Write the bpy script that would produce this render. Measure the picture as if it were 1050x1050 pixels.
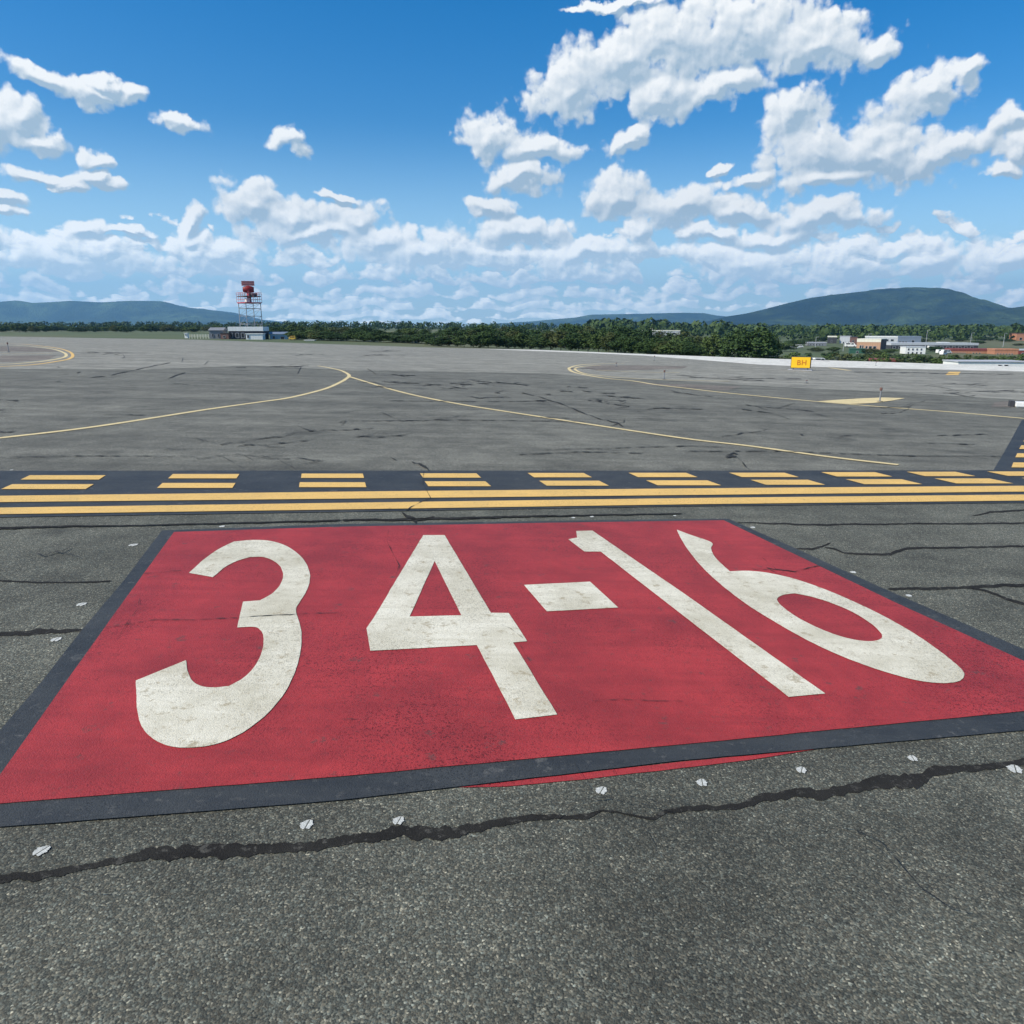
import bpy, bmesh, math, random
from math import radians as R, sin, cos, tan, atan2, pi, sqrt
from mathutils import Vector, noise as mnoise
random.seed(7)
for o in list(bpy.data.objects): bpy.data.objects.remove(o)
sc = bpy.context.scene
COL = sc.collection
# ------------------------------------------------------------------ camera
F = 778.0; TH = math.atan(190.0 / F); H = 2.25
cam = bpy.data.cameras.new('camera'); cam.sensor_width = 36; cam.lens = 36 * F / 1050
cam.clip_start = 0.05; cam.clip_end = 60000
co = bpy.data.objects.new('camera', cam); COL.objects.link(co)
co.location = (0, 0, H); co.rotation_euler = (pi / 2 - TH, 0, 0)
sc.camera = co
# ------------------------------------------------------------------ light
SUN_AZ, SUN_EL = R(-112), R(43)          # azimuth from +Y clockwise
SUN_D = Vector((sin(SUN_AZ) * cos(SUN_EL), cos(SUN_AZ) * cos(SUN_EL), sin(SUN_EL)))
sl = bpy.data.lights.new('sun', 'SUN'); sl.energy = 4.9; sl.angle = R(0.5); sl.color = (1.0, 0.93, 0.78)
so = bpy.data.objects.new('sun', sl); COL.objects.link(so); so.location = (0, 0, 30)
so.rotation_euler = SUN_D.to_track_quat('Z', 'Y').to_euler()
sc.view_settings.view_transform = 'Standard'; sc.view_settings.look = 'None'
sc.view_settings.exposure = 0.27; sc.view_settings.gamma = 1.0
sc.render.engine = 'CYCLES'
sc.cycles.max_bounces = 5; sc.cycles.diffuse_bounces = 2; sc.cycles.glossy_bounces = 2; sc.cycles.volume_bounces = 0

def ray(u, v):
    x = (u - 525) / F; up = -(v - 525) / F
    return x, cos(TH) + sin(TH) * up, -sin(TH) + cos(TH) * up
def azel(u, v):
    x, y, z = ray(u, v)
    return math.degrees(atan2(x, y)), math.degrees(atan2(z, math.hypot(x, y)))
# ------------------------------------------------------------------ node helper
class N:
    def __init__(s, tree): s.t = tree
    def new(s, typ, **kw):
        n = s.t.nodes.new(typ)
        for k, v in kw.items(): setattr(n, k, v)
        return n
    def put(s, sock, v):
        if v is None: return
        if hasattr(v, 'is_output') or isinstance(v, bpy.types.NodeSocket): s.t.links.new(v, sock)
        else: sock.default_value = v
    def math(s, op, a, b=None, c=None, clamp=False):
        n = s.new('ShaderNodeMath', operation=op, use_clamp=clamp)
        s.put(n.inputs[0], a); s.put(n.inputs[1], b); s.put(n.inputs[2], c)
        return n.outputs[0]
    def vm(s, op, a, b=None, out=0):
        n = s.new('ShaderNodeVectorMath', operation=op)
        s.put(n.inputs[0], a); s.put(n.inputs[1], b)
        return n.outputs[out]
    def mapr(s, v, a, b, c=0.0, d=1.0, smooth=False):
        n = s.new('ShaderNodeMapRange'); n.clamp = True
        if smooth: n.interpolation_type = 'SMOOTHSTEP'
        for i, x in enumerate((v, a, b, c, d)): s.put(n.inputs[i], x)
        return n.outputs[0]
    def mapping(s, vec, loc=(0, 0, 0), rot=(0, 0, 0), scale=(1, 1, 1), typ='POINT'):
        n = s.new('ShaderNodeMapping', vector_type=typ)
        s.put(n.inputs[0], vec); n.inputs[1].default_value = loc; n.inputs[2].default_value = rot; n.inputs[3].default_value = scale
        return n.outputs[0]
    def noise(s, vec, scale, detail=4, rough=0.5, out='Fac'):
        n = s.new('ShaderNodeTexNoise', noise_dimensions='2D'); s.put(n.inputs['Vector'], vec)
        n.inputs['Scale'].default_value = scale; n.inputs['Detail'].default_value = detail; n.inputs['Roughness'].default_value = rough
        return n.outputs[out]
    def voro(s, vec, scale, out='Distance', feature='F1', detail=0, rand=1.0):
        n = s.new('ShaderNodeTexVoronoi', feature=feature, voronoi_dimensions='2D'); s.put(n.inputs['Vector'], vec)
        n.inputs['Scale'].default_value = scale; n.inputs['Randomness'].default_value = rand
        if detail: n.inputs['Detail'].default_value = detail; n.normalize = True
        return n.outputs[out]
    def mix(s, f, a, b, mode='MIX'):
        n = s.new('ShaderNodeMix', data_type='RGBA', blend_type=mode)
        s.put(n.inputs[0], f); s.put(n.inputs[6], a); s.put(n.inputs[7], b)
        return n.outputs[2]
def c4(c): return (c[0], c[1], c[2], 1.0)

# ------------------------------------------------------------------ sky
W = bpy.data.worlds.new('World'); sc.world = W; W.use_nodes = True
W.node_tree.nodes.clear()
W.cycles.sampling_method = 'NONE'
clouds_px = [  # u, v, ru, rv, rotation
 (45,78,42,13,6),(92,92,42,16,12),(130,97,22,12,10),(100,86,30,10,10),
 (12,118,34,24,0),(32,138,36,14,0),(-20,128,40,26,0),
 (40,180,48,10,-4),(98,163,22,12,0),(103,184,34,10,8),(62,190,30,8,0),
 (188,127,23,13,0),(300,147,20,12,0),(6,208,24,8,0),(8,222,22,8,0),
 (88,236,26,11,0),(125,239,34,5,4),
 (190,228,13,20,0),(198,246,20,15,0),
 (258,214,42,28,0),(300,224,48,22,0),(366,226,34,22,0),(320,238,80,16,0),(345,201,26,5,4),
 (507,140,36,24,0),(548,152,48,17,8),(532,180,40,17,0),(502,213,27,12,10),(530,238,60,18,0),
 (640,147,26,14,-20),
 (585,88,54,36,-12),(632,62,64,42,-10),(692,42,80,48,0),(765,30,76,40,0),(835,45,78,32,8),(682,100,48,30,0),(745,92,46,19,-8),(640,2,60,5,0),(890,52,30,18,10),
 (812,118,32,34,10),(842,152,64,40,0),(902,156,78,32,6),(965,152,52,18,-6),(850,183,66,16,0),(768,180,32,10,-6),(735,170,16,5,-20),
 (955,98,58,24,-8),(994,78,26,15,-10),
 (1032,128,36,16,14),(1050,150,46,20,10),(1025,172,28,8,0),
 (636,200,34,26,0),(700,210,66,24,4),(765,214,50,16,0),(662,242,20,26,0),
 (845,226,68,18,0),(790,242,56,12,0),(735,240,36,10,0),
 (395,252,60,20,0),(440,262,80,22,0),(220,262,60,20,0),(60,262,120,20,0),(600,262,90,18,0),(760,268,70,20,0),(870,270,60,22,0),(950,262,50,18,0),(1030,272,60,18,0),
]
def build_cloud_group():
    g = bpy.data.node_groups.new('cloud_field', 'ShaderNodeTree')
    g.interface.new_socket('P', in_out='INPUT', socket_type='NodeSocketVector')
    g.interface.new_socket('D', in_out='OUTPUT', socket_type='NodeSocketFloat')
    g.interface.new_socket('M', in_out='OUTPUT', socket_type='NodeSocketFloat')
    g.interface.new_socket('S', in_out='OUTPUT', socket_type='NodeSocketFloat')
    n = N(g); gi = n.new('NodeGroupInput'); go = n.new('NodeGroupOutput')
    P = gi.outputs[0]
    w1 = n.vm('SCALE', n.vm('SUBTRACT', n.noise(P, .22, 2, .5, 'Color'), (.5, .5, .5))); w1.node.inputs[3].default_value = 2.4
    w2 = n.vm('SCALE', n.vm('SUBTRACT', n.noise(P, 1.1, 3, .55, 'Color'), (.5, .5, .5))); w2.node.inputs[3].default_value = .6
    PW = n.vm('MULTIPLY', n.vm('ADD', n.vm('ADD', P, w1), w2), (1, 1, 0))
    def basis(Q, rot): return n.mapping(Q, rot=(0, 0, R(rot))) if rot else Q
    rots = (0, 10, -10)
    acc = 9.0; k6 = 0
    for rq in rots:
        PR = basis(PW, rq); ca, sa = cos(R(rq)), sin(R(rq))
        for (u, v, ru, rv, rot) in clouds_px:
            if min(rots, key=lambda q: abs(q - rot)) != rq: continue
            if k6 and k6 % 6 == 0:
                t_ = n.vm('SCALE', (0, 0, 1e-6)); n.put(t_.node.inputs[3], acc); PR = n.vm('ADD', PR, t_)
            k6 += 1
            a, e = azel(u, v); a2, e2 = azel(u + ru, v); a3, e3 = azel(u, v - rv)
            ra = abs(a2 - a) * 1.12; re = abs(e3 - e) * 1.12
            ax, ex = a * ca - e * sa, a * sa + e * ca
            m = n.new('ShaderNodeVectorMath', operation='MULTIPLY_ADD'); n.put(m.inputs[0], PR)
            m.inputs[1].default_value = (1 / ra, 1 / re, 0); m.inputs[2].default_value = (-ax / ra, -ex / re, 0)
            acc = n.math('SMOOTH_MIN', acc, n.vm('LENGTH', m.outputs[0], out=1), .34)
    acc = n.math('SUBTRACT', 1.0, acc)
    fb = n.noise(P, .62, 5, .48)
    def billow(Q, sc_, det):
        d = n.voro(Q, sc_, detail=det); return n.math('SUBTRACT', .42, n.math('MULTIPLY', n.math('MULTIPLY', d, d), 1.6))
    tex = n.math('ADD', n.math('MULTIPLY', n.math('SUBTRACT', fb, .5), 1.15), n.math('MULTIPLY', billow(n.vm('ADD', P, w2), .9, 1.0), .8))
    D1 = n.math('ADD', n.math('SUBTRACT', acc, .15), tex)
    # far fair-weather cumulus in receding rows with flat bases
    sp = n.new('ShaderNodeSeparateXYZ'); n.put(sp.inputs[0], P)
    az_, el = sp.outputs[0], sp.outputs[1]
    wob = n.math('MULTIPLY', n.math('SUBTRACT', n.noise(n.vm('MULTIPLY', P, (.35, .12, 0)), 1.0, 2), .5), 1.7)
    g_ = n.math('ADD', n.math('MULTIPLY', n.math('LOGARITHM', n.math('ADD', n.math('MULTIPLY', n.math('MAXIMUM', el, -.5), .5), 1.0), 2.718), 4.3), wob)
    t = n.math('FRACT', g_); row = n.math('FLOOR', g_)
    cv = n.new('ShaderNodeCombineXYZ'); n.put(cv.inputs[0], n.math('MULTIPLY', az_, n.math('SUBTRACT', .50, n.math('MULTIPLY', row, .04)))); n.put(cv.inputs[1], n.math('MULTIPLY', row, 7.71))
    cover = n.mapr(n.noise(cv.outputs[0], 1.0, 2, .55), .28, .66, -.3, 1.25)
    PB = n.vm('MULTIPLY', P, (1, 1.5, 1))
    tx2 = n.math('ADD', n.math('MULTIPLY', n.math('SUBTRACT', n.noise(PB, 1.2, 5, .5), .5), 1.1), n.math('MULTIPLY', billow(PB, 1.7, 2.0), .7))
    base_soft = n.mapr(t, 0, .10, -.35, 0)
    D2 = n.math('ADD', n.math('ADD', n.math('SUBTRACT', cover, n.math('MULTIPLY', t, 1.0)), tx2), base_soft)
    D2 = n.math('SUBTRACT', D2, n.mapr(el, 5.2, 8.6, 0, 2.2))
    D2 = n.math('SUBTRACT', D2, n.mapr(el, .3, -.2, 0, 3.0))
    sel = n.math('GREATER_THAN', D2, D1)
    n.put(go.inputs[0], n.math('MAXIMUM', D1, D2)); n.put(go.inputs[1], acc)
    n.put(go.inputs[2], n.math('MULTIPLY', sel, n.math('SUBTRACT', n.math('MULTIPLY', t, .45), .22)))
    return g
CG = build_cloud_group()
n = N(W.node_tree)
tc = n.new('ShaderNodeTexCoord'); sp = n.new('ShaderNodeSeparateXYZ'); n.put(sp.inputs[0], tc.outputs['Generated'])
az = n.math('MULTIPLY', n.math('ARCTAN2', sp.outputs[0], sp.outputs[1]), 57.29578)
el = n.math('MULTIPLY', n.math('ARCSINE', sp.outputs[2]), 57.29578)
cb = n.new('ShaderNodeCombineXYZ'); n.put(cb.inputs[0], az); n.put(cb.inputs[1], el); P = cb.outputs[0]
def cg(p):
    x = n.new('ShaderNodeGroup'); x.node_tree = CG; n.put(x.inputs[0], p); return x
g1 = cg(P); g2 = cg(n.vm('ADD', P, (-.20, .32, 0)))
D = g1.outputs[0]; dd = n.math('SUBTRACT', D, g2.outputs[0])
alpha = n.mapr(D, .02, .40, 0, 1, True)
dm = n.math('SUBTRACT', g1.outputs[1], g2.outputs[1])
lit = n.math('ADD', n.math('ADD', n.math('MULTIPLY', dd, .78), n.math('MULTIPLY', D, -.21)), n.math('ADD', n.mapr(dm, -.26, .26, -.30, .30, True), g1.outputs[2]))
lit = n.mapr(lit, -.50, .34, 0, 1)
ccol = n.mix(lit, (3.5, 4.6, 5.6, 1), (8.9, 9.0, 8.9, 1))
lowb = n.mapr(el, 0.0, 8.0, 1.6, 1.0)
cv_ = n.vm('SCALE', ccol); n.put(cv_.node.inputs[3], lowb); ccol = cv_
# far clouds sink into pale air near the horizon
low = n.mapr(el, 0.0, 6.0, .42, 0.0)
ccol = n.mix(low, ccol, (10.5, 12.2, 13.0, 1))
sky = n.new('ShaderNodeTexSky', sky_type='NISHITA'); sky.sun_disc = False
sky.sun_elevation = SUN_EL; sky.sun_rotation = SUN_AZ; sky.air_density = 1.0; sky.dust_density = .4; sky.ozone_density = 3.0
hs = n.new('ShaderNodeHueSaturation'); hs.inputs['Saturation'].default_value = 1.5; hs.inputs['Value'].default_value = 1.12; hs.inputs['Hue'].default_value = .503
n.put(hs.inputs['Color'], sky.outputs[0])
skyc = n.mix(n.mapr(el, 0.0, 14.0, .7, 0.0, True), hs.outputs[0], (5.0, 8.0, 10.6, 1))
full = n.mix(n.math('MULTIPLY', alpha, .97), skyc, ccol)
bg = n.new('ShaderNodeBackground'); n.put(bg.inputs[0], full); bg.inputs[1].default_value = .1
wo = n.new('ShaderNodeOutputWorld'); n.put(wo.inputs[0], bg.outputs[0])

# ------------------------------------------------------------------ materials
def mat(name):
    m = bpy.data.materials.new(name); m.use_nodes = True; t = m.node_tree
    b = t.nodes['Principled BSDF']
    return m, N(t), b
def simple(name, col, rough=.6, metal=0, var=.15, scale=2.0):
    m, n, b = mat(name)
    tc = n.new('ShaderNodeTexCoord').outputs['Object']
    f = n.mapr(n.noise(tc, scale, 4, .6), .3, .7, 1 - var, 1 + var)
    cc = n.vm('SCALE', col); cc.node.inputs[0].default_value = col[:3]; n.put(cc.node.inputs[3], f)
    n.put(b.inputs['Base Color'], cc); b.inputs['Roughness'].default_value = rough; b.inputs['Metallic'].default_value = metal
    return m
def grain(n, tc):
    """stones of the asphalt: brightness factor and height"""
    v1 = n.new('ShaderNodeTexVoronoi', voronoi_dimensions='2D'); n.put(v1.inputs['Vector'], tc); v1.inputs['Scale'].default_value = 120
    s1 = n.new('ShaderNodeSeparateColor'); n.put(s1.inputs[0], v1.outputs['Color'])
    v2 = n.new('ShaderNodeTexVoronoi', voronoi_dimensions='2D'); n.put(v2.inputs['Vector'], tc); v2.inputs['Scale'].default_value = 230
    s2 = n.new('ShaderNodeSeparateColor'); n.put(s2.inputs[0], v2.outputs['Color'])
    hgt = n.math('SUBTRACT', n.math('MULTIPLY', n.noise(tc, 60, 3, .6), 1.2), n.math('MULTIPLY', v1.outputs['Distance'], .8))
    return s1, s2, v1, hgt
def asphalt(name, col, tint, stone=1.0, streak=.14, seam=True):
    m, n, b = mat(name)
    tc = n.new('ShaderNodeTexCoord').outputs['Object']
    s1, s2, v1, hgt = grain(n, tc)
    f = n.math('ADD', n.math('MULTIPLY', n.math('POWER', s1.outputs[0], 3.0), 1.35 * stone), n.math('MULTIPLY', s2.outputs[1], .5 * stone))
    f = n.math('ADD', f, 1 - .52 * stone)
    spark = n.math('GREATER_THAN', s1.outputs[1], .965)
    f = n.math('ADD', f, n.math('MULTIPLY', spark, 1.9 * stone))
    hole = n.math('LESS_THAN', n.noise(tc, 46, 3, .6), .36)
    f = n.math('MULTIPLY', f, n.math('SUBTRACT', 1.0, n.math('MULTIPLY', hole, .45 * stone)))
    big = n.mapr(n.noise(tc, .35, 5, .6), .3, .7, .84, 1.14)
    big2 = n.math('MULTIPLY', n.mapr(n.noise(tc, 2.6, 4, .6), .3, .7, .90, 1.10), n.mapr(n.noise(tc, 17, 4, .7), .3, .7, .82, 1.18))
    st = n.mapr(n.noise(n.mapping(tc, rot=(0, 0, R(-14)), scale=(.035, .55, 1)), 1.0, 6, .65), .3, .7, 1 - streak, 1 + streak)
    st2 = n.mapr(n.noise(n.mapping(tc, rot=(0, 0, R(-14)), scale=(.012, 2.2, 1)), 1.0, 3, .6), .3, .7, 1 - streak * .5, 1 + streak * .5)
    f = n.math('MULTIPLY', n.math('MULTIPLY', n.math('MULTIPLY', f, big), n.math('MULTIPLY', st, big2)), st2)
    f = n.math('MULTIPLY', f, n.mapr(n.noise(tc, .9, 6, .65), .32, .68, .80, 1.16))
    oil = n.math('MULTIPLY', n.mapr(n.noise(tc, .55, 3, .7), .60, .74), .32)
    f = n.math('MULTIPLY', f, n.math('SUBTRACT', 1.0, oil))
    warm = n.mix(n.mapr(s1.outputs[2], .3, .9), c4(col), c4(tint))
    cc = n.vm('SCALE', warm); n.put(cc.node.inputs[3], f)
    n.put(b.inputs['Base Color'], cc); b.inputs['Roughness'].default_value = .82
    b.inputs['Specular IOR Level'].default_value = .35
    bp = n.new('ShaderNodeBump'); bp.inputs['Strength'].default_value = .6; bp.inputs['Distance'].default_value = .004
    n.put(bp.inputs['Height'], hgt); n.put(b.inputs['Normal'], bp.outputs[0])
    return m
def paint(name, col, dark, wear=.12, wearcol=(.09, .092, .09), rough=.6, blot=.5, pores=.5, spec=.4, chip=.0, chipscale=7.0):
    m, n, b = mat(name)
    tc = n.new('ShaderNodeTexCoord').outputs['Object']
    s1, s2, v1, hgt = grain(n, tc)
    base = n.mix(n.math('MULTIPLY', n.mapr(n.noise(tc, 1.3, 7, .68), .36, .66), blot), c4(col), c4(dark))
    base = n.mix(n.math('MULTIPLY', n.mapr(n.noise(n.mapping(tc, rot=(0, 0, R(-14)), scale=(.5, 9, 1)), 1.0, 4, .6), .45, .75), blot * .6), base, c4(dark))
    por = n.math('MULTIPLY', n.mapr(n.noise(tc, 34, 5, .7), .33, .45, 1, 0), pores)
    por2 = n.math('MULTIPLY', n.math('LESS_THAN', s1.outputs[0], .10), pores)
    mask = n.mapr(n.noise(tc, .7, 5, .65), .40, .64, .12, 1.0)
    base = n.mix(n.math('MULTIPLY', n.math('MAXIMUM', por, por2), mask), base, c4([x * .35 for x in dark]))
    g = n.mapr(s2.outputs[0], 0, 1, .88, 1.12)
    if chip > 0:
        ch = n.mapr(n.noise(tc, chipscale, 8, .72), .66 - chip, .74 - chip)
        base = n.mix(n.math('MULTIPLY', ch, .8), base, c4(wearcol))
    wv = n.math('MULTIPLY', n.mapr(n.noise(tc, 16, 6, .75), .58, .72), wear)
    base = n.mix(wv, base, c4(wearcol))
    cc = n.vm('SCALE', base); n.put(cc.node.inputs[3], g)
    n.put(b.inputs['Base Color'], cc); b.inputs['Roughness'].default_value = rough; b.inputs['Specular IOR Level'].default_value = spec
    bp = n.new('ShaderNodeBump'); bp.inputs['Strength'].default_value = .45; bp.inputs['Distance'].default_value = .004
    n.put(bp.inputs['Height'], hgt); n.put(b.inputs['Normal'], bp.outputs[0])
    return m
def foliage(name, a, b_, scale=.9):
    m, n, b = mat(name)
    geo = n.new('ShaderNodeNewGeometry'); oi = n.new('ShaderNodeObjectInfo')
    tc = n.new('ShaderNodeTexCoord').outputs['Object']
    f = n.math('ADD', n.math('MULTIPLY', n.noise(tc, scale, 4, .6), .8), n.math('MULTIPLY', geo.outputs['Random Per Island'], .35))
    f = n.math('ADD', f, n.math('MULTIPLY', oi.outputs['Random'], .35))
    cc = n.mix(n.mapr(f, .35, 1.0), c4(a), c4(b_))
    n.put(b.inputs['Base Color'], cc); b.inputs['Roughness'].default_value = .7; b.inputs['Specular IOR Level'].default_value = .2
    return m
M = {}
M['asphalt'] = asphalt('asphalt', (.079, .085, .070), (.124, .116, .086))
M['old_asphalt'] = asphalt('pale_asphalt', (.205, .203, .176), (.25, .236, .19), .6, .2)
M['mid_asphalt'] = asphalt('midtone_asphalt', (.112, .114, .096), (.155, .146, .116), .8, .18)  # middle tone between the dark apron and the pale runway
M['stain'] = asphalt('stained_asphalt', (.150, .132, .110), (.18, .155, .128), .7, .25)
M['concrete'] = asphalt('bright_concrete', (.60, .59, .54), (.66, .64, .57), .15, .06)
M['black'] = paint('black_sealcoat', (.030, .034, .038), (.052, .056, .057), .7, (.10, .10, .095), .65, .9, .7, .3, .04, 4)
M['red'] = paint('red_paint', (.40, .040, .041), (.25, .026, .028), .35, (.12, .05, .045), .6, .9, .75, .3, .03, 5)
M['white'] = paint('aged_white_paint', (.74, .70, .57), (.52, .48, .36), .75, (.36, .30, .19), .6, .95, .5, .4, .07)
M['yellow'] = paint('yellow_paint', (.80, .50, .14), (.60, .39, .12), .45, (.20, .14, .06), .6, .5, .5, .4, .02)
M['pale_yellow'] = paint('faded_yellow_paint', (.78, .62, .31), (.58, .48, .26), .5, (.2, .17, .1), .6, .6, .4, .3, .06)
M['tar'] = paint('tar_sealant', (.014, .013, .012), (.030, .029, .026), 1.0, (.085, .082, .072), .85, .8, .3, .12, .05, 9)
M['crackm'] = simple('crack_dark', (.018, .018, .017), .95)
def grass_mat():
    m, n, b = mat('grass_ground')
    tc = n.new('ShaderNodeTexCoord').outputs['Object']
    a = n.mix(n.mapr(n.noise(tc, .02, 6, .65), .35, .65), (.055, .080, .024, 1), (.085, .105, .04, 1))
    a = n.mix(n.mapr(n.noise(tc, .006, 4, .6), .5, .7), a, (.13, .12, .06, 1))
    n.put(b.inputs['Base Color'], a); b.inputs['Roughness'].default_value = .95
    return m
M['grass'] = grass_mat()
def hill_mat(name, a, b2):
    m, n, b = mat(name)
    tc = n.new('ShaderNodeTexCoord').outputs['Object']
    c = n.mix(n.math('MULTIPLY', n.mapr(n.noise(tc, .0011, 4, .55), .40, .62, .15, 1.0), n.mapr(n.noise(tc, .006, 8, .7), .30, .70)), c4(a), c4(b2))
    n.put(b.inputs['Base Color'], c); b.inputs['Roughness'].default_value = .95; b.inputs['Specular IOR Level'].default_value = .1
    bp = n.new('ShaderNodeBump'); bp.inputs['Strength'].default_value = 1; bp.inputs['Distance'].default_value = 45
    n.put(bp.inputs['Height'], n.noise(tc, .02, 6, .7)); n.put(b.inputs['Normal'], bp.outputs[0])
    return m
M['hill'] = hill_mat('forested_slope_sun_shade', (.004, .016, .016), (.125, .185, .075))  # dark and bright tones paint shaded and sunlit forest in noise patches
M['leafA'] = foliage('leaf_dark', (.013, .034, .010), (.055, .095, .024))
M['leafB'] = foliage('leaf_mid', (.022, .050, .013), (.085, .125, .034))
M['leafC'] = foliage('leaf_olive', (.032, .050, .013), (.085, .10, .032))
M['wood'] = foliage('leaf_far', (.016, .040, .010), (.060, .095, .026), .02)
M['bark'] = simple('bark', (.10, .08, .06), .9)
M['w'] = simple('white_metal', (.78, .78, .76), .5, 0, .06)
M['steel'] = simple('galvanised_steel', (.30, .31, .33), .5, .5, .15)
M['dsteel'] = simple('dark_steel', (.06, .06, .065), .6)
M['redsteel'] = simple('red_steel', (.42, .03, .035), .5, 0, .15)
M['pink'] = simple('faded_red_mesh', (.55, .22, .22), .6)
M['grey'] = simple('grey_siding', (.20, .21, .23), .7, 0, .1, .5)
M['lgrey'] = simple('light_grey_siding', (.42, .43, .47), .7, 0, .08, .5)
M['dark'] = simple('dark_wall', (.04, .042, .05), .8)
M['brick'] = simple('tan_brick', (.42, .25, .16), .85, 0, .12, 1.5)
M['orange'] = simple('orange_brick', (.42, .19, .11), .85, 0, .12, 1.5)
M['darkred'] = simple('dark_red_roof', (.20, .05, .045), .8)
M['brown'] = simple('brown_brick', (.16, .085, .07), .85)
M['cream'] = simple('cream_wall', (.70, .68, .58), .8, 0, .06)
M['green'] = simple('green_cladding', (.02, .09, .06), .7)
M['blue'] = simple('grey_blue_roof', (.16, .20, .27), .6, 0, .08)
M['proof'] = simple('pale_roof', (.48, .50, .53), .7, 0, .08)
M['glass'] = simple('dark_glass', (.02, .025, .03), .12)
M['rubber'] = simple('rubber', (.02, .02, .02), .8)
M['signy'] = simple('yellow_sign_face', (.85, .50, .01), .45, 0, .05)
M['signo'] = simple('orange_lettering', (.50, .13, .01), .5, 0, .05)
M['yvan'] = simple('yellow_vehicle_paint', (.60, .38, .05), .4)
M['lblue'] = simple('pale_blue_siding', (.30, .40, .45), .6)
M['bead'] = paint('white_marker', (.82, .82, .76), (.40, .42, .40), .8, (.15, .15, .14), .7, .8, .8, .3, .12, 30)

# ------------------------------------------------------------------ mesh helpers
def link(name, bm, m, parent=None):
    me = bpy.data.meshes.new(name); bm.to_mesh(me); bm.free()
    for x in (m if isinstance(m, (list, tuple)) else [m]): me.materials.append(x)
    o = bpy.data.objects.new(name, me); COL.objects.link(o)
    if parent: o.parent = parent
    return o
def tag(o, label=None, cat=None, group=None, kind=None):
    if label: o['label'] = label
    if cat: o['category'] = cat
    if group: o['group'] = group
    if kind: o['kind'] = kind
    return o
def empty(name, loc=(0, 0, 0), rz=0):
    o = bpy.data.objects.new(name, None); COL.objects.link(o); o.location = loc; o.rotation_euler = (0, 0, rz); o.empty_display_size = .3
    return o
def box(bm, x0, x1, y0, y1, z0, z1):
    v = [bm.verts.new((x, y, z)) for z in (z0, z1) for y in (y0, y1) for x in (x0, x1)]
    for f in ((0, 2, 3, 1), (4, 5, 7, 6), (0, 1, 5, 4), (2, 6, 7, 3), (0, 4, 6, 2), (1, 3, 7, 5)): bm.faces.new([v[i] for i in f])
def bar(bm, a, b, r, seg=6, r2=None):
    a = Vector(a); b = Vector(b); d = (b - a).normalized(); q = d.to_track_quat('Z', 'Y'); r2 = r if r2 is None else r2
    A = [bm.verts.new(a + q @ Vector((cos(t) * r, sin(t) * r, 0))) for t in [2 * pi * i / seg for i in range(seg)]]
    B = [bm.verts.new(b + q @ Vector((cos(t) * r2, sin(t) * r2, 0))) for t in [2 * pi * i / seg for i in range(seg)]]
    for i in range(seg): bm.faces.new((A[i], A[(i + 1) % seg], B[(i + 1) % seg], B[i]))
    bm.faces.new(A[::-1]); bm.faces.new(B)
def dup(root):
    r = root.copy(); COL.objects.link(r)
    for ch in list(root.children):
        c = ch.copy(); COL.objects.link(c); c.parent = r
        for g in ch.children:
            d = g.copy(); COL.objects.link(d); d.parent = c
    return r
# ------------------------------------------------------------------ ground shape
GA, GB = -.0219, -.0144                       # gentle cross fall of the apron
def plane(x, y): return GA * x + GB * y
def G(u, v, dz=0.0):
    x, y, z = ray(u, v); t = H / (GA * x + GB * y - z)
    return Vector((t * x, t * y, plane(t * x, t * y) + dz))
edge_px = [(-260, 344.5), (0, 345), (200, 348.3), (430, 356), (550, 358.5), (660, 363), (780, 367.4), (903, 371), (1050, 376), (1300, 388)]
edge_pts = [G(u, v) for u, v in edge_px]
edge_tab = [(atan2(p.x, p.y), math.hypot(p.x, p.y)) for p in edge_pts]
def interp(tab, x):
    if x <= tab[0][0]: return tab[0][1]
    for (a, b), (c, d) in zip(tab, tab[1:]):
        if x <= c: return b + (d - b) * (x - a) / (c - a)
    return tab[-1][1]
def sm(t): t = max(0, min(1, t)); return t * t * (3 - 2 * t)
far_tab = [(R(-180), -2.5), (atan2(*ray(430, 350)[:2]), -1.3), (atan2(*ray(640, 350)[:2]), -6.0), (atan2(*ray(780, 350)[:2]), -11.0), (R(180), -11.0)]
def terr(x, y):
    a = atan2(x, y); r = math.hypot(x, y); E = interp(edge_tab, a)
    if r <= E: return plane(x, y)
    ze = plane(x / r * E, y / r * E)
    zf = interp(far_tab, a)
    q_ = sm((r - E + 12) / (160 if a > -.1 else 130)); z = plane(x, y) * (1 - q_) + zf * q_
    z += max(0, min(1, (r - 900) / 1500)) * 6 * mnoise.noise(Vector((x * .0012, y * .0012, 0)))
    return z
def Pv(u, v, Y):
    x, y, z = ray(u, v); t = Y / y
    return Vector((t * x, Y, H + t * z))
def base(u, Y):
    p = Pv(u, 345, Y); p.z = terr(p.x, p.y); return p
def kx(u): r_ = ray(u, 348); return r_[0] / r_[1]

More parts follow.
